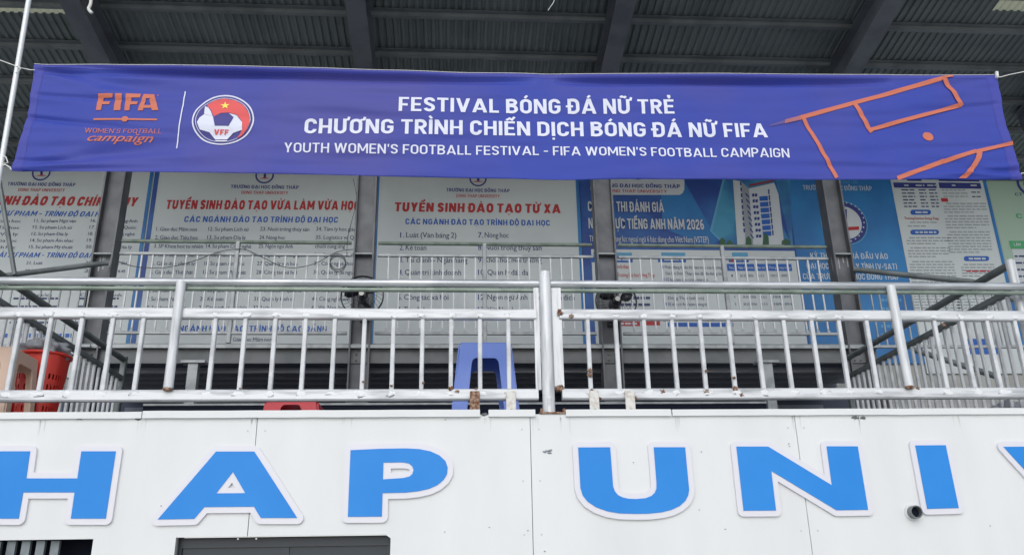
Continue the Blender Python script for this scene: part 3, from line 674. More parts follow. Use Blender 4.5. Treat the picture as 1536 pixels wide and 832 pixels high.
a = CF(262, 413); P.text(IRED, 'Trường Đại học Đồng Tháp', a[0], CF(500, 0)[0], a[1], 3.8, 2, bold=.015)
def para(x0, x1, y0, n, sl=.14, sd=0, dy=20):
    for k in range(n):
        o_ = (y0 + k * dy - 300) * .2 * .62
        a = CF(x0 + o_ + (20 if k == 0 else 0), y0 + k * dy); xe = x1 + o_ - (90 if k == n - 1 else 0)
        P.bars(IFADE, a[0], CF(xe, 0)[0], a[1], 1.7, seed=sd + k)
para(265, 480, 428, 2, sd=1, dy=26); para(245, 540, 535, 3, sd=4); para(245, 540, 605, 4, sd=8); para(245, 560, 700, 8, sd=12); para(245, 560, 880, 12, sd=44)
para(530, 830, 298, 4, sd=20); para(530, 830, 385, 5, sd=25); para(530, 830, 495, 8, sd=30); para(600, 830, 720, 5, sd=40); para(540, 830, 860, 10, sd=60)
a = CF(690, 765); P.bars(IRED, a[0], CF(850, 0)[0], a[1], 2.2, 2)
P.rect(IBLUE, 1455, 508, 1500, 531, 2)
P.finish()
# G
e, P = poster('pale green poster cut off by the right edge of the photo', xf1 + .004, PX(1760), ztp, at(1300, 560, YP).z, PGREEN)
P.ring(INAVY, 1544, 276, 15, 19); P.disc(IBLUE, 1541, 277, 6)
P.text(ITEXT, 'CTY TNHH', 1523, 1568, 294, 4.4, bold=.02); P.text(IGREEN, 'CÁC NGÀNH', 1525, 1620, 328, 7, bold=.03)
zz = at(1560, 374, YP).z; P._add(IWHITE, [(PX(1519, 380), at(1300,560,YP).z + .05), (PX(1640), at(1300,560,YP).z + .05), (PX(1640), zz), (PX(1519, 380), zz)], [(0,1,2,3)], 1, 'white_sheet')
P.rect(IGREEN, 1516, 361.5, 1580, 373, 2); P.text(IWHITE, 'LÀM', 1521, 1531, 369, 4.5, 3, bold=.02)
for k in range(8): P.bars(ITEXT, 1522 + k, 1600, 383 + k * 10, 2.6, 2, k)
P.finish()
# small sheet with seal behind: green poster neighbours at far right and left
# ------------------------------------------------------------------ upper balustrade
bay = [(ctop[0] + .135, ctop[1] - .135, 350, 'left'), (ctop[1] + .135, ctop[2] - .135, 727, 'middle'), (ctop[2] + .135, ctop[3] - .135, 1090, 'right')]
zh, zt_, zb_ = at(768, 366.5, YC).z, at(768, 384.5, YC).z, at(768, 500, YC).z
b = MB(); b.sq((0, 0, 0), (0, 0, zt_ - zb_), .015); thin_me = b.mesh('baluster', mat('pale_thin_bar', (.6, .61, .62), .5, .1))
for x0, x1, pm, nm in bay:
    e = empty('balustrade', ((x0 + x1) / 2, YC, ZS1), 'thin-barred balustrade of the upper walkway, in the %s bay between columns' % nm, 'railing', 'balustrades of the upper walkway')
    smooth_by_angle(one(lambda b: b.tube((x0, YC, zh), (x1, YC, zh), .019, 10), 'handrail', GPIPE, e))
    one(lambda b: b.sq((x0, YC, zt_), (x1, YC, zt_), .03), 'top_rail', GREYRAIL, e)
    one(lambda b: b.sq((x0, YC, zb_), (x1, YC, zb_), .03), 'bottom_rail', GREYRAIL, e)
    xm = at(pm, 440, YC).x
    one(lambda b: b.sq((xm, YC - .002, ZS1), (xm, YC - .002, zh), .042), 'post', GREYRAIL, e)
    n = int((x1 - x0) / .106)
    for k in range(1, n):
        xx = x0 + (x1 - x0) * k / n
        if abs(xx - xm) > .04: inst('baluster', thin_me, (xx, YC, zb_), e)
    def wel(b):
        for k in range(1, n):
            xx = x0 + (x1 - x0) * k / n; b.add([(xx - .016, YC - .017, zb_ + .01), (xx + .016, YC - .017, zb_ + .01), (xx, YC - .009, zb_ + .06)], [(0, 1, 2)])
    o = one(wel, 'weld', GREYRAIL, e); o['kind'] = 'stuff'

# railings behind, on the stairs at either side
b = MB(); b.sq((0, 0, 0), (0, 0, .62), .014); sb_me = b.mesh('baluster', GREYRAIL)
for nm, x0, x1 in (('left', at(-40, 430, 7.9).x, at(150, 430, 7.9).x), ('right', at(1292, 430, 7.9).x, at(1580, 430, 7.9).x)):
    z1 = at(768, 429, 7.9).z; z0 = z1 - .62
    e = empty('stair_railing', ((x0 + x1) / 2, 7.9, z0), 'low thin-barred railing beyond the outer column on the %s' % nm, 'railing', 'low railings beside the stairs')
    one(lambda b: b.sq((x0, 7.9, z1), (x1, 7.9, z1), .03), 'top_rail', GREYRAIL, e)
    one(lambda b: b.sq((x0, 7.9, z0), (x1, 7.9, z0), .03), 'bottom_rail', GREYRAIL, e)
    n = int((x1 - x0) / .085)
    for k in range(1, n): inst('baluster', sb_me, (x0 + (x1 - x0) * k / n, 7.9, z0), e)

# dark braces left and right
def brace(pairs, label, r=.028):
    p0 = at(*pairs[0][0]); e = empty('steel_brace', p0, label, 'brace', 'dark braces near the outer columns')
    for a, c, rr in [(q[0], q[1], q[2] if len(q) > 2 else r) for q in pairs]:
        smooth_by_angle(one(lambda b: b.tube(at(*a), at(*c), rr, 10), 'bar', DSTEEL, e))
    return e
brace([((-8, 230, 7.4), (22, 412, 7.4), .02), ((-30, 418, 7.4), (162, 394, 7.85), .025)], 'thin dark leaning pole and bar in front of the far left poster')
brace([((1281, 404, 7.9), (1460, 423, 7.3)), ((1460, 423, 7.3), (1570, 470, 6.9)), ((1370, 524, 7.5), (1500, 566, 7.0))], 'dark steel bars running right from the rightmost column')

# ------------------------------------------------------------------ side railings
PR = at(1509, 400, 5.25); XRr, ZH = PR.x, PR.z
ZL2 = at(1515, 436, 5.25).z
lo, hi = 5.2, 7.5
for _ in range(40):
    m_ = (lo + hi) / 2
    if at(40, 439, m_).z > ZH: hi = m_
    else: lo = m_
XLl = at(40, 439, lo).x
ZB = ZFL + .09
hgt = ZL2 - ZB
b = MB(); b.sq((0, 0, 0), (0, 0, hgt), .022); side_me = b.mesh('baluster', WBAR)
for nm, X in (('left', XLl), ('right', XRr)):
    e = empty('side_railing', (X, 6.5, ZFL), 'white-barred railing with handrails coloured dark for shade, running back along the %s side of the terrace' % nm, 'railing', 'side railings of the terrace')
    smooth_by_angle(one(lambda b: b.tube((X, 5.2, ZH), (X, 7.8, ZH), .027, 12), 'handrail', DSTEEL, e))  # dark colour of these rails stands for their shaded undersides
    one(lambda b: b.sq((X, 5.2, ZL2), (X, 7.8, ZL2), .045), 'top_rail', DSTEEL, e)
    one(lambda b: b.sq((X, 5.2, ZB), (X, 7.8, ZB), .045), 'bottom_rail', GREYRAIL, e)
    smooth_by_angle(one(lambda b: (b.tube((X, 5.2, ZFL), (X, 5.2, ZH + .02), .032, 14), b.blob((X, 5.2, ZH + .02), .032, .032, .018, 0)), 'post', PSTEEL, e))
    one(lambda b: b.sq((X, 7.82, ZFL), (X, 7.82, ZH + .03), .05), 'post', DSTEEL, e)
    y = 5.31
    while y < 7.75: inst('baluster', side_me, (X, y, ZB), e); y += .1

# ------------------------------------------------------------------ front railing
zc = lambda py: at(768, py, YF).z
z_h, z_h2, z_t, z_b = zc(425.5), zc(434.5), zc(472), zc(592)
xc = at(820, 520, YF).x
xl, xr = -4.2, 5.2
fr = {}
for nm, x0, x1 in (('left', xl, xc - .062), ('right', xc + .085, xr)):
    e = empty('front_railing', ((x0 + x1) / 2, YF, ZTOP), 'weathered white steel railing on top of the wall, %s of the thick centre post' % nm, 'railing', 'front railing sections')
    fr[nm] = e
    xe0 = x0 if nm == 'left' else xc + .03; xe1 = x1 if nm == 'right' else xc - .03
    smooth_by_angle(one(lambda b: b.tube((xe0, YF, z_h), (xe1, YF, z_h), .0255, 20), 'handrail', mat('worn_handrail_steel', (.56, .58, .6), .36, .5, col2=(.40, .42, .44), vscale=6, stretch=(.5, 1, 3), bump=.1, bscale=90, rust=.76), e))
    smooth_by_angle(one(lambda b: b.tube((xe0, YF + .004, z_h2 - .003), (xe1, YF + .004, z_h2 - .003), .0145, 12), 'lower_pipe', GPIPE, e))  # darker green here also carries the handrail's shaded underside
    one(lambda b: b.sq((x0, YF, z_t), (x1, YF, z_t), .05, .067, .15), 'top_rail', WSTEEL, e)
    one(lambda b: b.sq((x0, YF, z_b), (x1, YF, z_b), .055, .068, .15), 'bottom_rail', WSTEEL, e)
b = MB(); b.sq((0, 0, 0), (0, 0, z_t - z_b - .06), .026, .03, .15); bal_me = b.mesh('baluster', WBAR)
# post in front of the rails
for px, py, nm in ((262, 507, 'left'), (1350, 510, 'right')):
    q = at(px, py, YF - .03)
    smooth_by_angle(one(lambda b: (b.tube((q.x, YF - .035, z_b + .04), (q.x, YF - .035, z_h - .012), .029, 16),), 'post', PSTEEL, fr[nm]))
    one(lambda b: b.blob((q.x, YF - .045, z_b + .032), .03, .022, .014, .3, 2, px), 'rusty_foot', RUST, fr[nm])
mids = {'left': [-73, -26, 21.5, 68.5, 115.5, 162.5, 209, 318.5, 364, 409.5, 455.5, 500, 545, 589, 633, 676.5, 720, 763], 'right': [883.5, 926, 969, 1011.5, 1054, 1097, 1139, 1181, 1223.5, 1265, 1307, 1410, 1451, 1490, 1532, 1575]}
rr = random.Random(3)
for nm, L in mids.items():
    e = fr[nm]
    for px in L: inst('baluster', bal_me, (at(px, 531, YF).x, YF, z_b + .03), e)
    def wl(b):
        for px in L:
            x = at(px, 531, YF).x
            b.blob((x + rr.uniform(-.01, .01), YF - .0268, z_b + .006), rr.uniform(.03, .05), .0014, rr.uniform(.014, .024), .9, 2, px)
            b.blob((x + rr.uniform(-.01, .01), YF - .0245, z_t - .012), rr.uniform(.022, .035), .0012, rr.uniform(.010, .018), .9, 2, px + 5)
    o = one(wl, 'weld', WELD, e, True); o['kind'] = 'stuff'
def rusty(b, spots):
    for px, py, s in spots:
        q = at(px, py, YF - .028); b.blob((q.x, YF - .0262, q.z), .014 * s, .004, .011 * s, 1.4, 3, px)
def rusts(L, e):
    for sp in L: one(lambda b: rusty(b, [sp]), 'rust_patch', RUST, e, True)
rusts([(676, 582, 1), (686, 587, .8), (635, 574, .5), (545, 572, .5), (587, 578, .5), (714, 583, .5), (360, 582, .4)], fr['left'])
rusts([(857, 474, 1), (841, 582, 1.3), (888, 586, 1.1), (899, 597, .8), (952, 596, 1), (994, 587, .9), (1059, 586, 1.1), (1103, 583, 1.2), (1060, 556, .7), (1101, 566, .7), (885, 555, .9), (885, 562, .9), (1113, 592, .8), (1416, 487, .9), (1377, 582, .7)], fr['right'])
for px, nm, m in ((712, 'left', RUST), (766, 'left', GREYRAIL), (890, 'right', GREYRAIL), (943.5, 'right', GREYRAIL)):
    q = at(px, 608, YF)
    def br(b):
        b.box((q.x - .03, YF - .05, ZTOP + .003), (q.x + .03, YF - .04, z_b + .015)); b.box((q.x - .03, YF - .05, ZTOP + .003), (q.x + .03, YF + .02, ZTOP + .012))
    o = one(br, 'bracket', mat('bracket_paint', (.68, .67, .64), .6, 0, col2=(.55, .5, .44), vscale=25) if m is GREYRAIL else RUST, fr[nm])
    bv = o.modifiers.new('bevel', 'BEVEL'); bv.width = .008; bv.segments = 2
    smooth_by_angle(one(lambda b: b.tube((q.x, YF - .064, ZTOP + .028), (q.x, YF - .045, ZTOP + .028), .011, 8), 'bolt', GREYRAIL, o))
# centre post
cp = empty('railing_post', (xc, YF - .03, ZTOP), 'thick rounded centre post, taller than the railings, on a rusty base plate', 'post')
q0 = at(820.5, 520, YF - .03); zt = at(818, 409, YF - .03).z
smooth_by_angle(one(lambda b: (b.tube((q0.x, YF - .03, ZTOP + .012), (q0.x, YF - .03, zt), .038, 20), b.blob((q0.x, YF - .03, zt), .0375, .0375, .012, 0)), 'shaft', PSTEEL, cp))
for s, wd in ((-1, .034), (1, .06)):
    xx = q0.x + (s * .04 if s < 0 else .042); 
    one(lambda b: b.box((xx - (wd if s < 0 else 0), YF - .012, z_b + .03), (xx + (wd if s > 0 else 0), YF + .012, zc(432))), 'side_plate', PSTEEL, cp)
rusts([(840, 470, 1), (839, 465, .7), (838, 582, 1.4), (826, 545, .5), (820, 508, .4)], cp)
one(lambda b: b.box((q0.x - .065, YF - .1, ZTOP + .002), (q0.x + .12, YF + .05, ZTOP + .012)), 'base_plate', RUST, cp)
one(lambda b: (b.box((q0.x - .012, YF - .078, ZTOP + .012), (q0.x + .006, YF - .066, ZTOP + .11)),), 'gusset', WSTEEL, cp)
for dx in (-.05, .085): smooth_by_angle(one(lambda b: b.tube((q0.x + dx, YF - .08, ZTOP + .012), (q0.x + dx, YF - .08, ZTOP + .035), .009, 8), 'bolt', RUST, cp))

# ------------------------------------------------------------------ front wall
fw = empty('front_wall', (0, YW, 0), 'long white panelled wall below the railing, carrying the big blue letters', 'wall')
seams = [at(-25, 700, YW).x, at(380, 700, YW).x, at(797.5, 725, YW).x, at(1204, 718, YW).x, at(1625, 700, YW).x]
edges = [-9.0, seams[0] - 1.7] + seams + [seams[-1] + 1.7, 9.0]
zwt = at(400, 803.5, YW).z; zwb = zwt - 1.05
w2 = (at(264, 806, YW).x, at(586, 804, YW).x); w1 = (at(-240, 808, YW).x, at(140, 808, YW).x)
zw1 = at(70, 808.5, YW).z
for i in range(len(edges) - 1):
    x0, x1 = edges[i] + .002, edges[i + 1] - .002
    loops = [[(x0, 0), (x1, 0), (x1, ZTOP), (x0, ZTOP)]]
    main = loops[0]
    # windows cut as notches or holes
    pts = None
    a, c = w2
    if x0 < a < x1 < c: main = [(x0, 0), (x1, 0), (x1, zwb), (a, zwb), (a, zwt), (x1, zwt), (x1, ZTOP), (x0, ZTOP)]
    if a < x0 < c < x1: main = [(x0, 0), (x1, 0), (x1, ZTOP), (x0, ZTOP), (x0, zwt), (c - .03, zwt), (c, zwt - .02), (c, zwb), (x0, zwb)]
    loops = [main]
    a, c = w1
    if x0 < a < x1 < c: loops = [[(x0, 0), (x1, 0), (x1, zwb), (a, zwb), (a, zw1), (x1, zw1), (x1, ZTOP), (x0, ZTOP)]]
    elif a < x0 and c < x1 and c > x0:
        mm = loops[0]
        if mm[0] == (x0, 0): loops = [mm[:-1] + [(x0, ZTOP), (x0, zw1), (c, zw1), (c, zwb), (x0, zwb)]]
    outline(loops, YW, YW + .03, 'wall_panel', WALL, fw)
one(lambda b: (b.box((-9, YW + .032, ZTOP - .12), (9, YW + .158, ZTOP - .002)), b.box((-9, YW + .034, 0), (w1[0] - .002, YW + .16, ZTOP - .121)),
               b.box((w1[1] + .002, YW + .034, 0), (w2[0] - .002, YW + .16, ZTOP - .121)), b.box((w2[1] + .002, YW + .034, 0), (9, YW + .16, ZTOP - .121)),
               b.box((w1[0] - .002, YW + .034, zwt + .01), (w2[1] + .002, YW + .16, ZTOP - .121)), b.box((w1[0] - .002, YW + .034, 0), (w2[1] + .002, YW + .16, zwb - .004))), 'wall_core', CONC, fw)
cop = [(-200, 212, 613.5, 624, 0), (214, 720, 615, 625.5, .004), (733, 803, 614, 625, .003), (849, 1007, 615, 624.5, .002), (1009, 1800, 615, 625, 0)]
for a, c, ya, yb, dz in cop:
    xa_, xb_ = at(a, 620, YW - .02).x, at(c, 620, YW - .02).x
    def cf(b):
        n = max(2, int((xb_ - xa_) / .12)); ps = [(xa_ + (xb_ - xa_) * k / n, .003 * noise.noise(Vector((k * .7, a, 0)))) for k in range(n + 1)]
        for (p, dp), (q, dq) in zip(ps[:-1], ps[1:]):
            z0 = ZTOP - .016; z1 = ZTOP + .022 + dz; y0 = YW - .018 - dz; y1 = YW - .001
            b.add([(p, y0 + dp, z0 + dp), (q, y0 + dq, z0 + dq), (q, y1, z0 + dq), (p, y1, z0 + dp), (p, y0 + dp, z1 + dp), (q, y0 + dq, z1 + dq), (q, y1 + .02, z1 + dq), (p, y1 + .02, z1 + dp)],
                  [(0,3,2,1), (4,5,6,7), (0,1,5,4), (2,3,7,6), (3,0,4,7), (1,2,6,5)])
    one(cf, 'coping_strip', WALL, fw)
def chips(b, pts, s):
    for px, py in pts:
        q = at(px, py, YW); b.blob((q.x, YW - .002, q.z), .012 * s, .004, .005 * s, 1, 2, px)
one(lambda b: chips(b, [(120, 627), (208, 627.5), (1282, 626), (1295, 626.5), (727, 621)], 1.6), 'chipped_sealant', SLAB, fw, True)
one(lambda b: chips(b, [(820, 676), (817, 677), (825, 675), (824, 679)], 1), 'tape_residue', IFADE, fw, True)
one(lambda b: chips(b, [(668, 629), (1052, 677), (1033, 692), (1049, 764), (667, 797), (792, 795), (817, 826), (1485, 788), (1183, 665), (1184, 669), (950, 693), (242, 758), (734, 790), (1088, 793)], .35), 'screw_mark', SLAB, fw, True)
# windows
for nm, (a, c), zt in (('dark window opening cut by the lower left corner', w1, zw1), ('wide dark window with grey frame below the letters', w2, zwt)):
    pass
win = one(lambda b: (b.box((w2[0], YW + .06, zwt - .055), (w2[1], YW + .1, zwt)), b.box((w2[0], YW + .06, zwb), (w2[0] + .02, YW + .1, zwt - .0555)),
                     b.box((w2[1] - .02, YW + .06, zwb), (w2[1], YW + .1, zwt - .0555)), b.box((w2[0] + .02, YW + .06, zwb), (w2[1] - .02, YW + .1, zwb + .05))), 'window_frame', WFRAME, fw)
xm = (w2[0] + w2[1]) / 2
one(lambda b: b.box((w2[0] + .02, YW + .075, zwb + .05), (xm - .02, YW + .085, zwt - .0555)), 'pane', GLASS, win)
one(lambda b: b.box((xm + .02, YW + .078, zwb + .05), (w2[1] - .02, YW + .088, zwt - .0555)), 'pane', GLASS, win)
one(lambda b: b.box((xm - .02, YW + .07, zwb + .05), (xm + .02, YW + .095, zwt - .0555)), 'mullion', WFRAME, win)
x = w1[0]
sh = one(lambda b: b.box((w1[0], YW + .2, zwb), (w1[1] + .3, YW + .22, zw1 + .05)), 'window_back', mat('shade_black', (.014, .017, .028)), fw)  # black sheet in place of the shade behind the opening
xs_end = at(98, 815, YW + .1).x
while x < xs_end:
    one(lambda b: b.box((x, YW + .045, zwb), (x + .045, YW + .07, zw1 - .004)), 'shutter_slat', SHUT, sh); x += .078

# drain pipe
q = at(1368, 768, YW)
dp = empty('drain_pipe', (q.x, YW, q.z), 'short grey plastic pipe stub sticking out of the wall beside the letter I', 'pipe')
def pipe(b):
    n = 24; R0, R1 = .037, .031; ys = YW - .055
    vs = []
    for yy, r in ((YW + .02, R0), (ys, R0), (ys, R1), (YW + .02, R1)):
        for k in range(n): t = 2 * math.pi * k / n; vs.append((q.x + r * math.cos(t), yy, q.z + r * math.sin(t)))
    fs = [(r * n + k, r * n + (k + 1) % n, (r + 1) * n + (k + 1) % n, (r + 1) * n + k) for r in range(3) for k in range(n)]
    b.add(vs, fs)
smooth_by_angle(one(pipe, 'pipe_wall', PVC, dp))
one(lambda b: b.tube((q.x, YW - .02, q.z), (q.x, YW - .01, q.z), .031, 16), 'bore_shade', mat('shade_black', (.014, .017, .028)), dp)  # black disc standing in for the shade inside the pipe
one(lambda b: b.tube((q.x, YW - .012, q.z), (q.x, YW - .001, q.z), .047, 20), 'sealant_ring', WALL, dp)

# ------------------------------------------------------------------ letters
def offset_loop(pts, d, arc=True):
    """grow a closed CCW outline by d with rounded outer corners"""
    n = len(pts); out = []
    for i in range(n):
        p0, p1, p2 = Vector(pts[i - 1]), Vector(pts[i]), Vector(pts[(i + 1) % n])
        d1 = (p1 - p0).normalized(); d2 = (p2 - p1).normalized()
        n1 = Vector((d1.y, -d1.x)); n2 = Vector((d2.y, -d2.x)); cr = d1.x * d2.y - d1.y * d2.x
        if cr > .02 and arc:
            a1 = math.atan2(n1.y, n1.x); a2 = math.atan2(n2.y, n2.x)
            while a2 < a1: a2 += 2 * math.pi
            k = max(2, int((a2 - a1) / .25))
            for j in range(k + 1):
                t = a1 + (a2 - a1) * j / k; out.append((p1.x + d * math.cos(t), p1.y + d * math.sin(t)))
        else:
            h = (n1 + n2).normalized(); c = max(.35, h.dot(n1)); q = p1 + h * (d / c); out.append((q.x, q.y))
    return out
def area(p): return sum(p[i - 1][0] * p[i][1] - p[i][0] * p[i - 1][1] for i in range(len(p))) / 2
C1 = lambda pts: [(a / 2.954, 600 + b / 2.954) for a, b in pts]
C2 = lambda pts: [(500 + a / 2.954, 600 + b / 2.954) for a, b in pts]
C3 = lambda pts: [(1016 + a / 2.954, 600 + b / 2.954) for a, b in pts]
LET = [
 ('H', C1([(-20,225),(133,225),(116,345),(342,345),(360,225),(513,225),(468,523),(313,523),(330,407),(102,407),(82,523),(-72,523)]), [], 'blue letter H with white border, cut by the left edge of the photo'),
 ('A', C1([(957,226),(1127,226),(1317,520),(1155,520),(1125,470),(905,472),(860,524),(698,527)]), [C1([(1032,316),(1086,410),(958,411)])], 'blue letter A with white border, above the wide dark window'),
 ('P', C2([(76,220),(200,214),(320,212),(380,215),(430,225),(470,243),(497,268),(507,297),(504,325),(490,350),(462,374),(425,391),(375,402),(320,408),(218,410),(215,514),(64,515)]), [C2([(222,275),(310,274),(335,279),(350,292),(355,308),(350,325),(338,336),(310,343),(220,349)])], 'blue letter P with white border, alone right of the wide dark window'),
 ('U', C2([(1085,208),(1227,207),(1240,380),(1248,402),(1262,419),(1283,429),(1310,435),(1345,436),(1385,432),(1410,422),(1425,408),(1432,390),(1432,360),(1420,207),(1559,207),(1577,395),(1573,420),(1560,445),(1535,467),(1500,484),(1455,495),(1400,501),(1340,502),(1270,500),(1215,491),(1165,473),(1128,449),(1105,420),(1095,388)]), [], 'blue letter U with white border, just right of the centre seam'),
 ('N', C3([(262,204),(403,204),(685,375),(662,203),(800,203),(846,484),(706,486),(417,312),(438,487),(294,488)]), [], 'blue letter N with white border, crossed by a panel seam'),
 ('I', C3([(1055,199),(1190,198),(1248,476),(1108,480)]), [], 'blue letter I with white border, right of the pipe stub'),
 ('V', C3([(1446,205),(1590,204),(1752,385),(1812,203),(1960,203),(1850,478),(1698,480)]), [], 'blue letter V with white border, cut by the right edge of the photo')]
for ch, pts, holes, lab in LET:
    P2 = [(at(x, y, YW - .02).x, at(x, y, YW - .02).z) for x, y in pts]
    if area(P2) < 0: P2 = P2[::-1]
    H2 = []
    for h in holes:
        hh = [(at(x, y, YW - .02).x, at(x, y, YW - .02).z) for x, y in h]
        if area(hh) < 0: hh = hh[::-1]
        H2.append(hh)
    cx0 = sum(p[0] for p in P2) / len(P2); zlow = min(p[1] for p in P2)
    e = empty('wall_letter', (cx0, YW, zlow), lab, 'letter', 'raised letters on the white wall')
    D = .033
    outer = offset_loop(P2, D)
    inner = []
    for hh in H2:
        c = Vector((sum(p[0] for p in hh) / len(hh), sum(p[1] for p in hh) / len(hh)))
        k = .24 if ch == 'A' else .42
        ky = .24 if ch == 'A' else .25
        inner.append([(c.x + (p[0] - c.x) * (k + .2 if ch == 'P' else k), c.y + (p[1] - c.y) * ky) for p in hh])
    o = outline([outer] + inner, YW - .016, YW - .0005, 'border_plate', LWHITE, e)
    bv = o.modifiers.new('bevel', 'BEVEL'); bv.width = .004; bv.segments = 2; bv.limit_method = 'ANGLE'; bv.angle_limit = R(50)
    outline([P2] + H2, YW - .0195, YW - .0162, 'blue_face', LBLUE, e)

# ------------------------------------------------------------------ banner
YB = 4.93
def lerp(a, b, t): return a + (b - a) * t
tl, tr, bl_, br_ = at(51, 96, YB), at(1496, 111, YB), at(15, 255, YB), at(1532, 270, YB)
XT0, XT1 = tl.x, tr.x
def topz(u):      # top edge profile, fractions of width
    px = 51 + (1496 - 51) * u; py = 96 + 16 * min(1, (u / .48)) + (1.2 * math.sin(math.pi * (u - .48) / .52) if u > .48 else 0) - (2.2 * math.exp(-((u - .51) / .05) ** 2))
    q = at(px, py, YB); return q.x, q.z
def botz(u):
    px = 15 + (1532 - 15) * u; py = 255 + 13 * min(1, u / .53) + 1.8 * max(0, (u - .53)) / .47 + 2 * math.exp(-((u - .54) / .04) ** 2)
    q = at(px, py, YB); return q.x, q.z
def ridge(x, z, x0, z0, ang, w_, L, A):
    dx, dz = x - x0, z - z0; c, s = math.cos(ang), math.sin(ang)
    a = dx * c + dz * s; bb = -dx * s + dz * c
    if a < -.02: return 0
    return 1.5 * A * math.exp(-(bb / (w_ * (1 + a * .8))) ** 2) * min(1, (a + .02) / .06) * math.exp(-max(0, a) / L)
ZTm, ZBm = at(768, 112, YB).z, at(768, 267, YB).z
WR = []
for (x0, z0), sg in (((tl.x, tl.z), 1), ((bl_.x, bl_.z), 1), ((tr.x, tr.z), -1), ((br_.x, br_.z), -1)):
    up = z0 > (ZTm + ZBm) / 2
    for k, (a_, A_) in enumerate(((.04, .012), (.11, -.009), (.2, .008), (.33, -.006))):
        A_ *= 1.15 if sg > 0 else .55
        ang = (-a_ if up else a_ * .9); ang = ang if sg > 0 else math.pi - ang
        WR.append((x0, z0 - (.012 * k if up else -.012 * k), ang, .012 + .006 * k, 1.1, A_))
for px, py, ang, L, A, wd in ((52, 142, -.06, .8, .012, .013), (38, 174, -.12, .55, .016, .012), (1500, 155, math.pi + .12, .7, .008, .014), (1528, 218, math.pi + .05, .8, .006, .013), (1530, 248, math.pi + .16, .9, -.009, .016), (1530, 258, math.pi - .02, 1.2, .014, .014), (20, 240, .0, .7, .012, .012)):
    q = at(px, py, YB); WR.append((q.x, q.z, ang, wd, L, A))
def disp(x, z):
    d = .013 * noise.noise(Vector((x * .9, z * 6, 1.3))) + .018 * noise.noise(Vector((x * .5, z * 1.3, 7.1))) + .009 * noise.noise(Vector((x * 2.2, z * 15, 2.2)))
    for r_ in WR: d += ridge(x, z, *r_)
    # rolled hem sagging under the top rope, left and right of the middle tie
    u = (x - XT0) / (XT1 - XT0); zt = topz(min(1, max(0, u)))[1]; t = zt - z
    am = max(0, math.sin(math.pi * min(1, max(0, u) / .5))) ** .5 if u < .5 else max(0, math.sin(math.pi * min(1, (u - .52) / .36))) ** .5 if u > .52 and u < .88 else 0
    d += -.0 + am * .045 * math.exp(-((t - .055) / .018) ** 2) - am * .02 * math.exp(-((t - .008) / .02) ** 2)
    return d
def warp(x, z, y): return Vector((x, y + disp(x, z), z))
bn = empty('banner', ((tl.x + tr.x) / 2, YB, ZBm), 'long violet-blue cloth banner with white lettering, strung in front of the roof', 'banner')
NU, NV = 420, 64
def bmesh_grid(u0, u1, v0, v1, nu, nv, off):
    b = MB(); vs = []
    for j in range(nv + 1):
        v = v0 + (v1 - v0) * j / nv
        for i in range(nu + 1):
            u = u0 + (u1 - u0) * i / nu
            a = topz(u); c = botz(u)
            sag = 0
            if u < .5: sag = .028 * math.sin(math.pi * v) * math.exp(-u / .006)
            else: sag = -.02 * math.sin(math.pi * v) * math.exp(-(1 - u) / .008)
            x = lerp(a[0], c[0], v) + sag; z = lerp(a[1], c[1], v)
            vs.append(tuple(warp(x, z, YB + off)))
    fs = [(j*(nu+1)+i, (j+1)*(nu+1)+i, (j+1)*(nu+1)+i+1, j*(nu+1)+i+1) for j in range(nv) for i in range(nu)]
    b.add(vs, fs); return b
o = bmesh_grid(0, 1, 0, 1, NU, NV, 0).build('cloth', BANNER, bn, True)
s_ = o.modifiers.new('thickness', 'SOLIDIFY'); s_.thickness = .0012; s_.offset = -1
bmesh_grid(0, .011, 0, 1, 6, NV, -.0016).build('side_hem', HEM, bn, True)
bmesh_grid(.989, 1, 0, 1, 6, NV, -.0016).build('side_hem', HEM, bn, True)
bmesh_grid(0.011, .989, 0, .035, NU, 4, -.0016).build('top_hem', HEM, bn, True)
tp = []
for i in range(121):
    x, z = topz(i / 120); tp.append((x, YB + disp(x, z) - .003, z + .003))
one(lambda b: b.line(tp, .0022, 6), 'hem_rope', ROPE, bn, True)

P = Print(YB - .0025, bn, warp, gap=.0016)
P.text(P_WHITE, 'FESTIVAL BÓNG ĐÁ NỮ TRẺ', 598, 1012, 168.5, 21.5, bold=.028, tilt=2)
P.text(P_WHITE, 'CHƯƠNG TRÌNH CHIẾN DỊCH BÓNG ĐÁ NỮ FIFA', 456, 1152, 200.5, 21.5, bold=.028, tilt=6)
P.text(P_WHITE, 'YOUTH WOMEN’S FOOTBALL FESTIVAL - FIFA WOMEN’S FOOTBALL CAMPAIGN', 426, 1185, 229, 13.5, bold=.012, tilt=7)
# left emblem block, traced in pixels of the enlarged view
E4 = lambda pts: [(110 + a / 5.297, 120 + b / 5.297) for a, b in pts]
for pts in ([(200,112),(318,112),(310,142),(240,142),(236,168),(292,168),(284,195),(230,195),(220,240),(180,240)],
            [(336,112),(390,112),(374,242),(320,242)],
            [(420,112),(540,112),(532,144),(464,144),(460,170),(515,172),(508,198),(454,198),(446,244),(406,244)]):
    P.poly(P_ORANGE, E4(pts), 1, 'emblem_lettering')
for pts in ([(560,113),(580,150),(556,246),(512,246)], [(560,113),(642,113),(640,146),(590,150),(574,146)], [(642,113),(680,247),(628,247),(606,160),(618,140)], [(560,205),(622,205),(627,228),(553,228)], ):
    P.poly(P_ORANGE, E4(pts), 1, 'emblem_lettering')
def bar(m, a, c, w_, ly=1, name='pitch_lines'):
    A = Vector(a); B = Vector(c); d = (B - A).normalized(); n = Vector((-d.y, d.x)) * (w_ / 2)
    P.poly(m, [tuple(A + n), tuple(B + n), tuple(B - n), tuple(A - n)], ly, name)
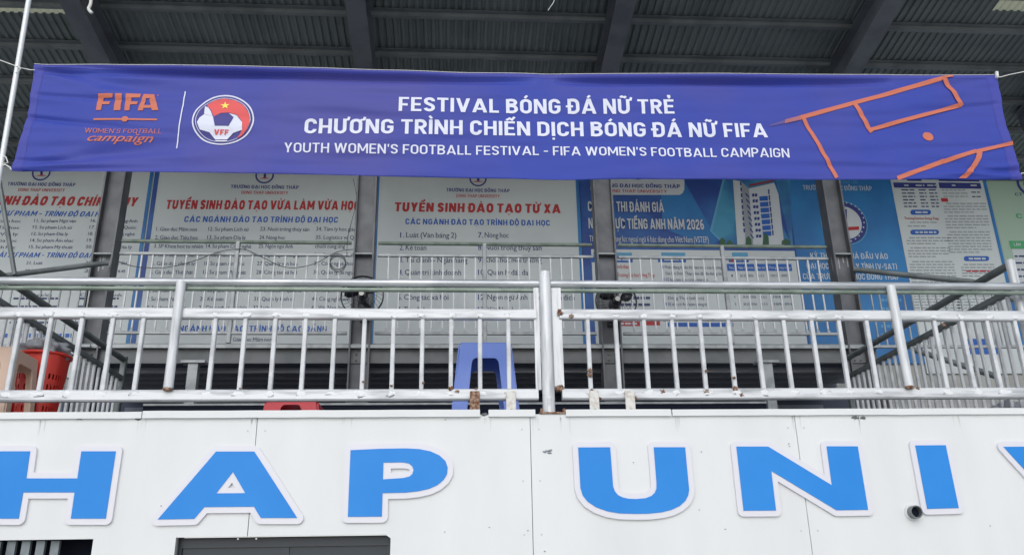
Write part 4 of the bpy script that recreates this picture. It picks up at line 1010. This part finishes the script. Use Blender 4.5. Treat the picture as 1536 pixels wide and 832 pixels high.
bar(P_ORANGE, *E4([(160, 312), (668, 318)]), 2.6, name='emblem_lettering'); P.disc(P_ORANGE, *E4([(412, 314)])[0], 5, 2, name='emblem_lettering')
P.text(P_ORANGE, 'WOMEN’S FOOTBALL', 127, 243, 199.5, 7.2, bold=.0, tilt=2, name='emblem_lettering', space=1.1)
P.text(P_ORANGE, 'campaign', 131, 230, 213, 11.5, bold=.004, shear=.45, tilt=0, name='emblem_lettering')
bar(P_ORANGE, (205.5, 199), (205.5, 204), 1)
P.text(P_ORANGE, '®', 235, 238, 145, 3, name='emblem_lettering')
bar(P_WHITE, *E4([(889, 90), (820, 543)]), 1.7, name='divider_line')
# round football emblem
ex, ey = 110 + 1192 / 5.297, 120 + 323 / 5.297
def esh(pts, m, ly):
    P.poly(m, E4(pts), ly, 'football_emblem')
def ell(m, rx, ry, ly, a=0, nn=48, c=(1192, 323), sk=-.08):
    esh([(c[0] + rx * math.cos(2*math.pi*i/nn) - sk * ry * math.sin(2*math.pi*i/nn) * -1, c[1] + ry * math.sin(2*math.pi*i/nn)) for i in range(nn)], m, ly)
ell(P_WHITE, 245, 197, 1); ell(P_DNAVY, 233, 186, 2); ell(P_WHITE, 217, 174, 3); ell(P_DNAVY, 212, 170, 4)
esh([(1062,205),(1120,170),(1200,154),(1290,170),(1360,215),(1400,280),(1405,350),(1375,410),(1330,455),(1300,466),(1330,430),(1348,390),(1340,330),(1300,285),(1240,270),(1180,272),(1120,300),(1100,250)], P_RED, 5)
esh([(1050,215),(1075,225),(1098,260),(1112,298),(1080,290),(1045,280)], P_WHITE, 6)
esh([(1045,283),(1115,300),(1132,380),(1088,425),(1010,405),(990,350),(1010,312)], P_WHITE, 6)
esh([(1240,275),(1300,290),(1345,345),(1345,405),(1275,428),(1240,380),(1278,305)], P_WHITE, 6)
esh([(1130,380),(1240,380),(1275,428),(1225,478),(1130,478),(1088,428)], P_WHITE, 7)
esh([(1118,302),(1215,274),(1278,305),(1240,378),(1132,378)], P_DNAVY, 8)
esh([(1130,484),(1225,484),(1220,494),(1135,494)], P_WHITE, 6)
sc_ = (1210, 213)
star = [(sc_[0] + (40 if i % 2 == 0 else 15) * math.sin(math.pi * i / 5), sc_[1] - (33 if i % 2 == 0 else 12.5) * math.cos(math.pi * i / 5)) for i in range(10)]
for i in range(5):
    esh([sc_, star[(2*i - 1) % 10], star[2*i], star[(2*i + 1) % 10]], P_YEL, 7)
q0_, q1_ = E4([(1123, 444)])[0], E4([(1238, 444)])[0]
P.text(P_RED, 'VFF', q0_[0], q1_[0], q0_[1], 7, 9, bold=.05, shear=.1, name='football_emblem')
# pitch drawing on the right
E3 = lambda pts: [(1016 + a / 2.954, b / 2.954) for a, b in pts]
def pb(a, c, w_, ly=1): bar(P_ORANGE, *E3([a, c]), w_ / 3.6, ly)
pb((540, 522), (1195, 340), 23, 1); pb((555, 515), (708, 786), 20, 2); pb((785, 455), (862, 585), 22, 2)
pb((850, 575), (1262, 462), 21, 3); pb((1180, 345), (1262, 468), 22, 4); pb((1182, 342), (1222, 336), 12, 5)
P_MID = mat('print_half_faded_orange', (.38, .13, .16), .6)
P.poly(P_FADE, E3([(410, 553), (478, 530), (478, 545), (410, 558)]), 1, 'pitch_lines'); P.poly(P_MID, E3([(477, 530), (545, 512), (545, 531), (477, 546)]), 2, 'pitch_lines')
P.disc(P_ORANGE, *E3([(1110, 606)])[0], 7.8, 1, ry=.95, name='pitch_lines')
pb((975, 790), (1180, 714), 24, 1); pb((1176, 718), (1320, 672), 22, 2); pb((1316, 676), (1482, 638), 20, 3)
P.poly(P_ORANGE, E3([(1322, 680), (1346, 674), (1340, 706), (1322, 740), (1300, 770), (1278, 792), (1244, 792), (1272, 768), (1298, 738), (1314, 708)]), 4, 'pitch_lines')
P.finish()

# pole and ropes
a, c = at(50, -40, 4.93), at(4, 232, 4.93); d = (c - a).normalized(); c2 = c + d * (c.z / abs(d.z)); a2 = a - d * .6
o = one(lambda b: b.tube(a2, c2, .0165, 12), 'banner_pole', GREYRAIL); o.data.materials[0] = mat('pole_white', (.72, .74, .75), .35, .2); smooth_by_angle(o)
tag(o, 'slender white pole leaning at the left edge, banner tied to it', 'pole')
def rope(pts, label, r=.0035):
    o = one(lambda b: b.line(pts, r, 6), 'rope', ROPE, None, True); tag(o, label, 'rope', 'ropes holding the banner'); return o
T = lambda px, py, y=4.92: tuple(at(px, py, y))
rope([T(-60, 80), T(-20, 87), T(0, 90.5), T(15, 96), T(26, 100), T(31, 102, 4.90), T(36, 103), T(45, 105), T(52, 105, 4.915)], 'thin white rope tying the banner to the pole at upper left')
rope([T(24, 101, 4.9), T(27, 99, 4.895), T(31, 103, 4.89), T(28, 107, 4.9), T(22, 110), T(20, 116), T(23, 112)], 'loose knotted rope end on the left pole')
rope([T(-30, 255), T(0, 250), T(8, 247), T(15, 251), T(17, 255, 4.915)], 'frayed rope at the lower left corner of the banner', .004)
rope([T(-8, 240), T(4, 246), T(12, 244), T(9, 236), T(3, 233)], 'short rope loop around the foot of the visible pole', .004)
rope([T(1494, 113, 4.91), T(1500, 116), T(1515, 112), T(1540, 107), T(1620, 96)], 'thin white rope running off to the right from the banner corner')
rope([T(1526, 262), T(1533, 260), T(1560, 256), T(1620, 250)], 'rope at the lower right corner of the banner')
o = one(lambda b: b.sq(at(1495, 108, 4.925), at(1495.5, 117, 4.925), .018), 'banner_stick_end', ROPE); tag(o, 'tiny pale stick end poking out at the upper right banner corner', 'stick')

# cables
def cable(pts, label, r=.004, m=CABLE):
    P3 = [at(*p) for p in pts]; out = []
    for i in range(len(P3) - 1):
        p0 = P3[max(0, i-1)]; p1 = P3[i]; p2 = P3[i+1]; p3 = P3[min(len(P3)-1, i+2)]
        for k in range(6):
            t = k / 6; out.append(.5 * ((2*p1) + (p2 - p0)*t + (2*p0 - 5*p1 + 4*p2 - p3)*t*t + (3*p1 - p0 - 3*p2 + p3)*t**3))
    out.append(P3[-1])
    o = one(lambda b: b.line(out, r, 6), 'cable', m, None, True); tag(o, label, 'cable', 'loose cables on the upper balustrade'); return o
yk = YC - .03
cable([(178, 392, yk), (205, 400, yk), (250, 401, yk), (295, 390, yk), (330, 377, yk), (365, 374, yk), (392, 385, yk), (430, 401, yk), (470, 396, yk), (505, 378, yk), (530, 374, yk)], 'dark cable sagging along the left bay of the upper balustrade')
cable([(507 + 12 * math.cos(t * .9), 391 + 12 * math.sin(t * .9) + (t * .3), yk - .01 * (t % 2)) for t in range(0, 22)], 'coiled dark cable hanging left of the second column', .0035)
cable([(530, 268, yk - .1), (535, 300, yk - .1), (528, 330, yk - .1), (522, 355, yk), (520, 385, yk)], 'thin dark cable hanging down beside the second column', .003)
cable([(832, -12, 6.2), (831, 2, 6.2), (826, 10, 6.2), (822, 16, 6.2)], 'short pale wire dangling from the roof at top centre', .003, ROPE)
cable([(137, -10, 6.3), (136, 6, 6.3), (133, 14, 6.3), (138, 20, 6.3)], 'pale rag of tape hanging from the left rafter', .014, ROPE)

# ------------------------------------------------------------------ fans
def fan(px, py, rot, label):
    c = at(px, py, YC - .3); e = empty('wall_fan', (c.x, c.y, c.z), label, 'fan', 'black fans on the columns')
    RR = .2
    def gd(b):
        for rad, yy in ((RR, 0), (RR, -.02), (RR * .72, -.06), (RR * .42, -.078)):
            b.line([(c.x + rad * math.cos(2*math.pi*k/36), c.y + yy, c.z + rad * math.sin(2*math.pi*k/36)) for k in range(36)], .006 if rad == RR else .0022, 5, True)
        for k in range(28):
            t = 2 * math.pi * k / 28
            b.line([(c.x + r_ * RR * math.cos(t + (1 - r_) * .5), c.y - .085 + .085 * r_ ** 3, c.z + r_ * RR * math.sin(t + (1 - r_) * .5)) for r_ in (.2, .45, .7, .88, 1)], .0018, 4)
    one(gd, 'guard', FANB, e, True)
    for k in range(3):
        t0 = rot + k * 2 * math.pi / 3
        def bl(b):
            n = 8; vs = []
            for i in range(n + 1):
                r_ = .04 + (RR * .86 - .04) * i / n; wd = .55 * math.sin(math.pi * (.2 + .68 * i / n))
                for s in (-1, 1): t = t0 + s * wd * .95 + .3 * i / n; vs.append((c.x + r_ * math.cos(t), c.y - .02 + s * .02, c.z + r_ * math.sin(t)))
            b.add(vs, [(2*i, 2*i+1, 2*i+3, 2*i+2) for i in range(n)])
        o = one(bl, 'blade', FANB, e, True); s_ = o.modifiers.new('t', 'SOLIDIFY'); s_.thickness = .003
    smooth_by_angle(one(lambda b: b.tube((c.x, c.y - .05, c.z), (c.x, c.y - .01, c.z), .036, 16), 'hub', FANB, e))
    smooth_by_angle(one(lambda b: b.tube((c.x, c.y - .092, c.z), (c.x, c.y - .08, c.z), .024, 16), 'badge', FANG, e))
    smooth_by_angle(one(lambda b: b.tube((c.x, c.y + .0, c.z), (c.x, c.y + .12, c.z), .055, 16), 'motor', FANB, e))
    one(lambda b: (b.box((c.x - .02, c.y + .05, c.z - .12), (c.x + .02, YC - .02, c.z - .08)), b.box((c.x - .045, YC - .04, c.z - .17), (c.x + .045, YC - .009, c.z - .03))), 'bracket', FANB, e)
fan(543.5, 444, .52, 'black wall fan on the second column, one blade pointing down')
fan(924, 452, .25, 'black wall fan on the third column, turned aside above the rail')

# ------------------------------------------------------------------ stools and baskets
def stool(cx_, cyy, z0, wt, wb, h, m, label, arch=.80, leg=.26, strap=False, name='plastic_stool', rot=0):
    e = empty(name, (cx_, cyy, z0), label, 'stool')
    def P3(side, s, t):   # s sideways, t height; outward face
        w_ = lerp(wb, wt, t / h) / 2; a = [(s * w_, -w_), (w_, s * w_), (-s * w_, w_), (-w_, -s * w_)][side]
        c, s_ = math.cos(rot), math.sin(rot); return (cx_ + a[0]*c - a[1]*s_, cyy + a[0]*s_ + a[1]*c, z0 + t)
    for sd in range(4):
        li = 1 - 2 * leg; ha = h * arch; r = .16
        pts = [(-1, 0), (-li - .1, 0)]
        for k in range(7): t = math.pi - math.pi/2 * k / 6; pts.append((-(li - .14 * 0) + r + r * math.cos(t) - .0, ha - .045 + .045 * math.sin(t)))
        for k in range(7): t = math.pi/2 - math.pi/2 * k / 6; pts.append((li - r + r * math.cos(t), ha - .045 + .045 * math.sin(t)))
        pts += [(li + .1, 0), (1, 0), (1, h * .55), (.98, h * .97), (.95, h), (-.95, h), (-.98, h * .97), (-1, h * .55)]
        b = MB(); b.add([P3(sd, *p) for p in pts], [tuple(range(len(pts)))])
        o = b.build('side_panel', m, e); bm = bmesh.new(); bm.from_mesh(o.data); bmesh.ops.triangulate(bm, faces=bm.faces[:]); bm.to_mesh(o.data); bm.free()
        s_ = o.modifiers.new('t', 'SOLIDIFY'); s_.thickness = .009; s_.offset = 1
    b = MB(); b.add([P3(0, -.97, h), P3(0, .97, h), P3(2, -.97, h), P3(2, .97, h)], [(0, 1, 2, 3)])
    o = b.build('seat', m, e); s_ = o.modifiers.new('t', 'SOLIDIFY'); s_.thickness = .012; s_.offset = 1
    bv = o.modifiers.new('b', 'BEVEL'); bv.width = .005; bv.segments = 2
    if strap:
        w_ = wb / 2
        one(lambda b: b.box((cx_ - w_ * .92, cyy - w_ + .012, z0 + .0), (cx_ + w_ * .92, cyy - w_ + .022, z0 + .125)), 'cross_strap', m, e)
        one(lambda b: b.box((cx_ + .005, cyy - w_ + .008, z0 + .05), (cx_ + .055, cyy - w_ + .0115, z0 + .115)), 'yellow_sticker', mat('sticker_yellow', (.45, .4, .12), .5), e)
    return e
ysf = 5.42
tL, tR_ = at(691, 512, ysf), at(767, 512, ysf)
hb = tL.z - ZFL; wt = tR_.x - tL.x; bL, bR = at(677, 612, ysf), at(780, 612, ysf); wb = (bR.x - bL.x) * 1.03
stool((bL.x + bR.x) / 2, ysf + wb / 2, ZFL, wt, wb, hb, SBLUE, 'tall blue plastic stool behind the railing, left of the centre post', arch=.84, leg=.25, strap=True)
yr = 6.0; q0, q1 = at(397, 604, yr), at(478, 604, yr)
stool((q0.x + q1.x) / 2, yr + .17, ZFL, q1.x - q0.x - .02, q1.x - q0.x + .05, q0.z - ZFL, SRED, 'low red plastic stool showing just above the wall coping', arch=.95, leg=.3)
yb = 5.32; q = at(19, 521, yb)
hz = q.z - ZFL; wt = .31
stool(q.x - wt / 2, yb + wt / 2 + .02, ZFL, wt, wt + .07, hz, SBEIGE, 'beige plastic stool behind the railing at the left edge', arch=.86, leg=.19)

def basket(cx_, cyy, z0, rt, rb, h, label, seg=36, rows=9, sq=1.0):
    e = empty('plastic_basket', (cx_, cyy, z0), label, 'basket', 'red plastic baskets')
    b = MB(); vs = []; fs = []
    RW = rows * 2
    for j in range(RW + 1):
        t = j / RW; r = lerp(rb, rt, t)
        for i in range(seg * 2):
            a = 2 * math.pi * i / (seg * 2); k = 1 + .05 * math.cos(4 * a) * -sq; vs.append((cx_ + r * k * math.cos(a), cyy + r * k * math.sin(a), z0 + h * t))
    n = seg * 2
    for j in range(RW):
        for i in range(n):
            if i % 2 == 0 and j % 2 == 1 and 1 < j < RW - 3 and (i // 2) % 6 != 0: continue
            fs.append((j*n + i, j*n + (i+1) % n, (j+1)*n + (i+1) % n, (j+1)*n + i))
    fs.append(tuple(range(n - 1, -1, -1)))
    b.add(vs, fs); o = b.build('lattice_body', BRED, e); s_ = o.modifiers.new('t', 'SOLIDIFY'); s_.thickness = .004
    one(lambda b: b.line([(cx_ + (rt + .008) * math.cos(2*math.pi*k/40), cyy + (rt + .008) * math.sin(2*math.pi*k/40), z0 + h) for k in range(40)], .011, 8, True), 'rim', BRED, e, True)
    return e
q = at(68, 535, 5.85); basket(q.x, 5.85, ZFL, .155, .105, q.z - ZFL, 'round red plastic basket filled with a clear plastic bag')
q2 = at(22, 556, 5.95); basket(q2.x - .04, 5.98, ZFL, .15, .13, q2.z - ZFL, 'red lattice basket behind the beige stool')
o = one(lambda b: b.blob((q.x - .01, 5.85, q.z + .035), .145, .14, .085, .75, 4, 5), 'plastic_bag', BAG, None, True); tag(o, 'crumpled translucent plastic bag lying in the round red basket', 'bag')
q = at(1512, 600, 5.6); o = one(lambda b: b.blob((q.x, 5.6, ZFL + .11), .14, .12, .13, .8, 4, 11), 'plastic_bag', BAG, None, True); tag(o, 'pale crumpled plastic bag on the terrace floor at lower right', 'bag')

# ------------------------------------------------------------------ small wear on the wall and the far sheets
STAIN = mat('rain_stain', (.60, .605, .59), .6, 0, col2=(.66, .665, .655), vscale=8)
rr = random.Random(21)
def stains(b):
    for px in (214, 383, 727, 806, 846, 1195, 1290, 60, 520, 1010, 1430):
        for k in range(3):
            q = at(px + rr.uniform(-9, 9), 628, YW); L = rr.uniform(.03, .11); wd = rr.uniform(.002, .005)
            b.add([(q.x - wd, YW - .0012, ZTOP - .02), (q.x - wd * .2, YW - .0012, ZTOP - .02 - L), (q.x + wd * .2, YW - .0012, ZTOP - .02 - L), (q.x + wd, YW - .0012, ZTOP - .02)], [(0, 1, 2, 3)])
o = one(stains, 'rain_stain', STAIN, fw); o['kind'] = 'stuff'
def screws(b):
    for sx in seams[1:4]:
        for k in range(5):
            for d_ in (-.05, .05):
                z = ZTOP - .09 - k * .3; b.tube((sx + d_, YW - .0022, z), (sx + d_, YW + .001, z), .005, 8)
o = one(screws, 'screw_head', mat('screw_grey', (.5, .51, .5), .5), fw); o['kind'] = 'stuff'
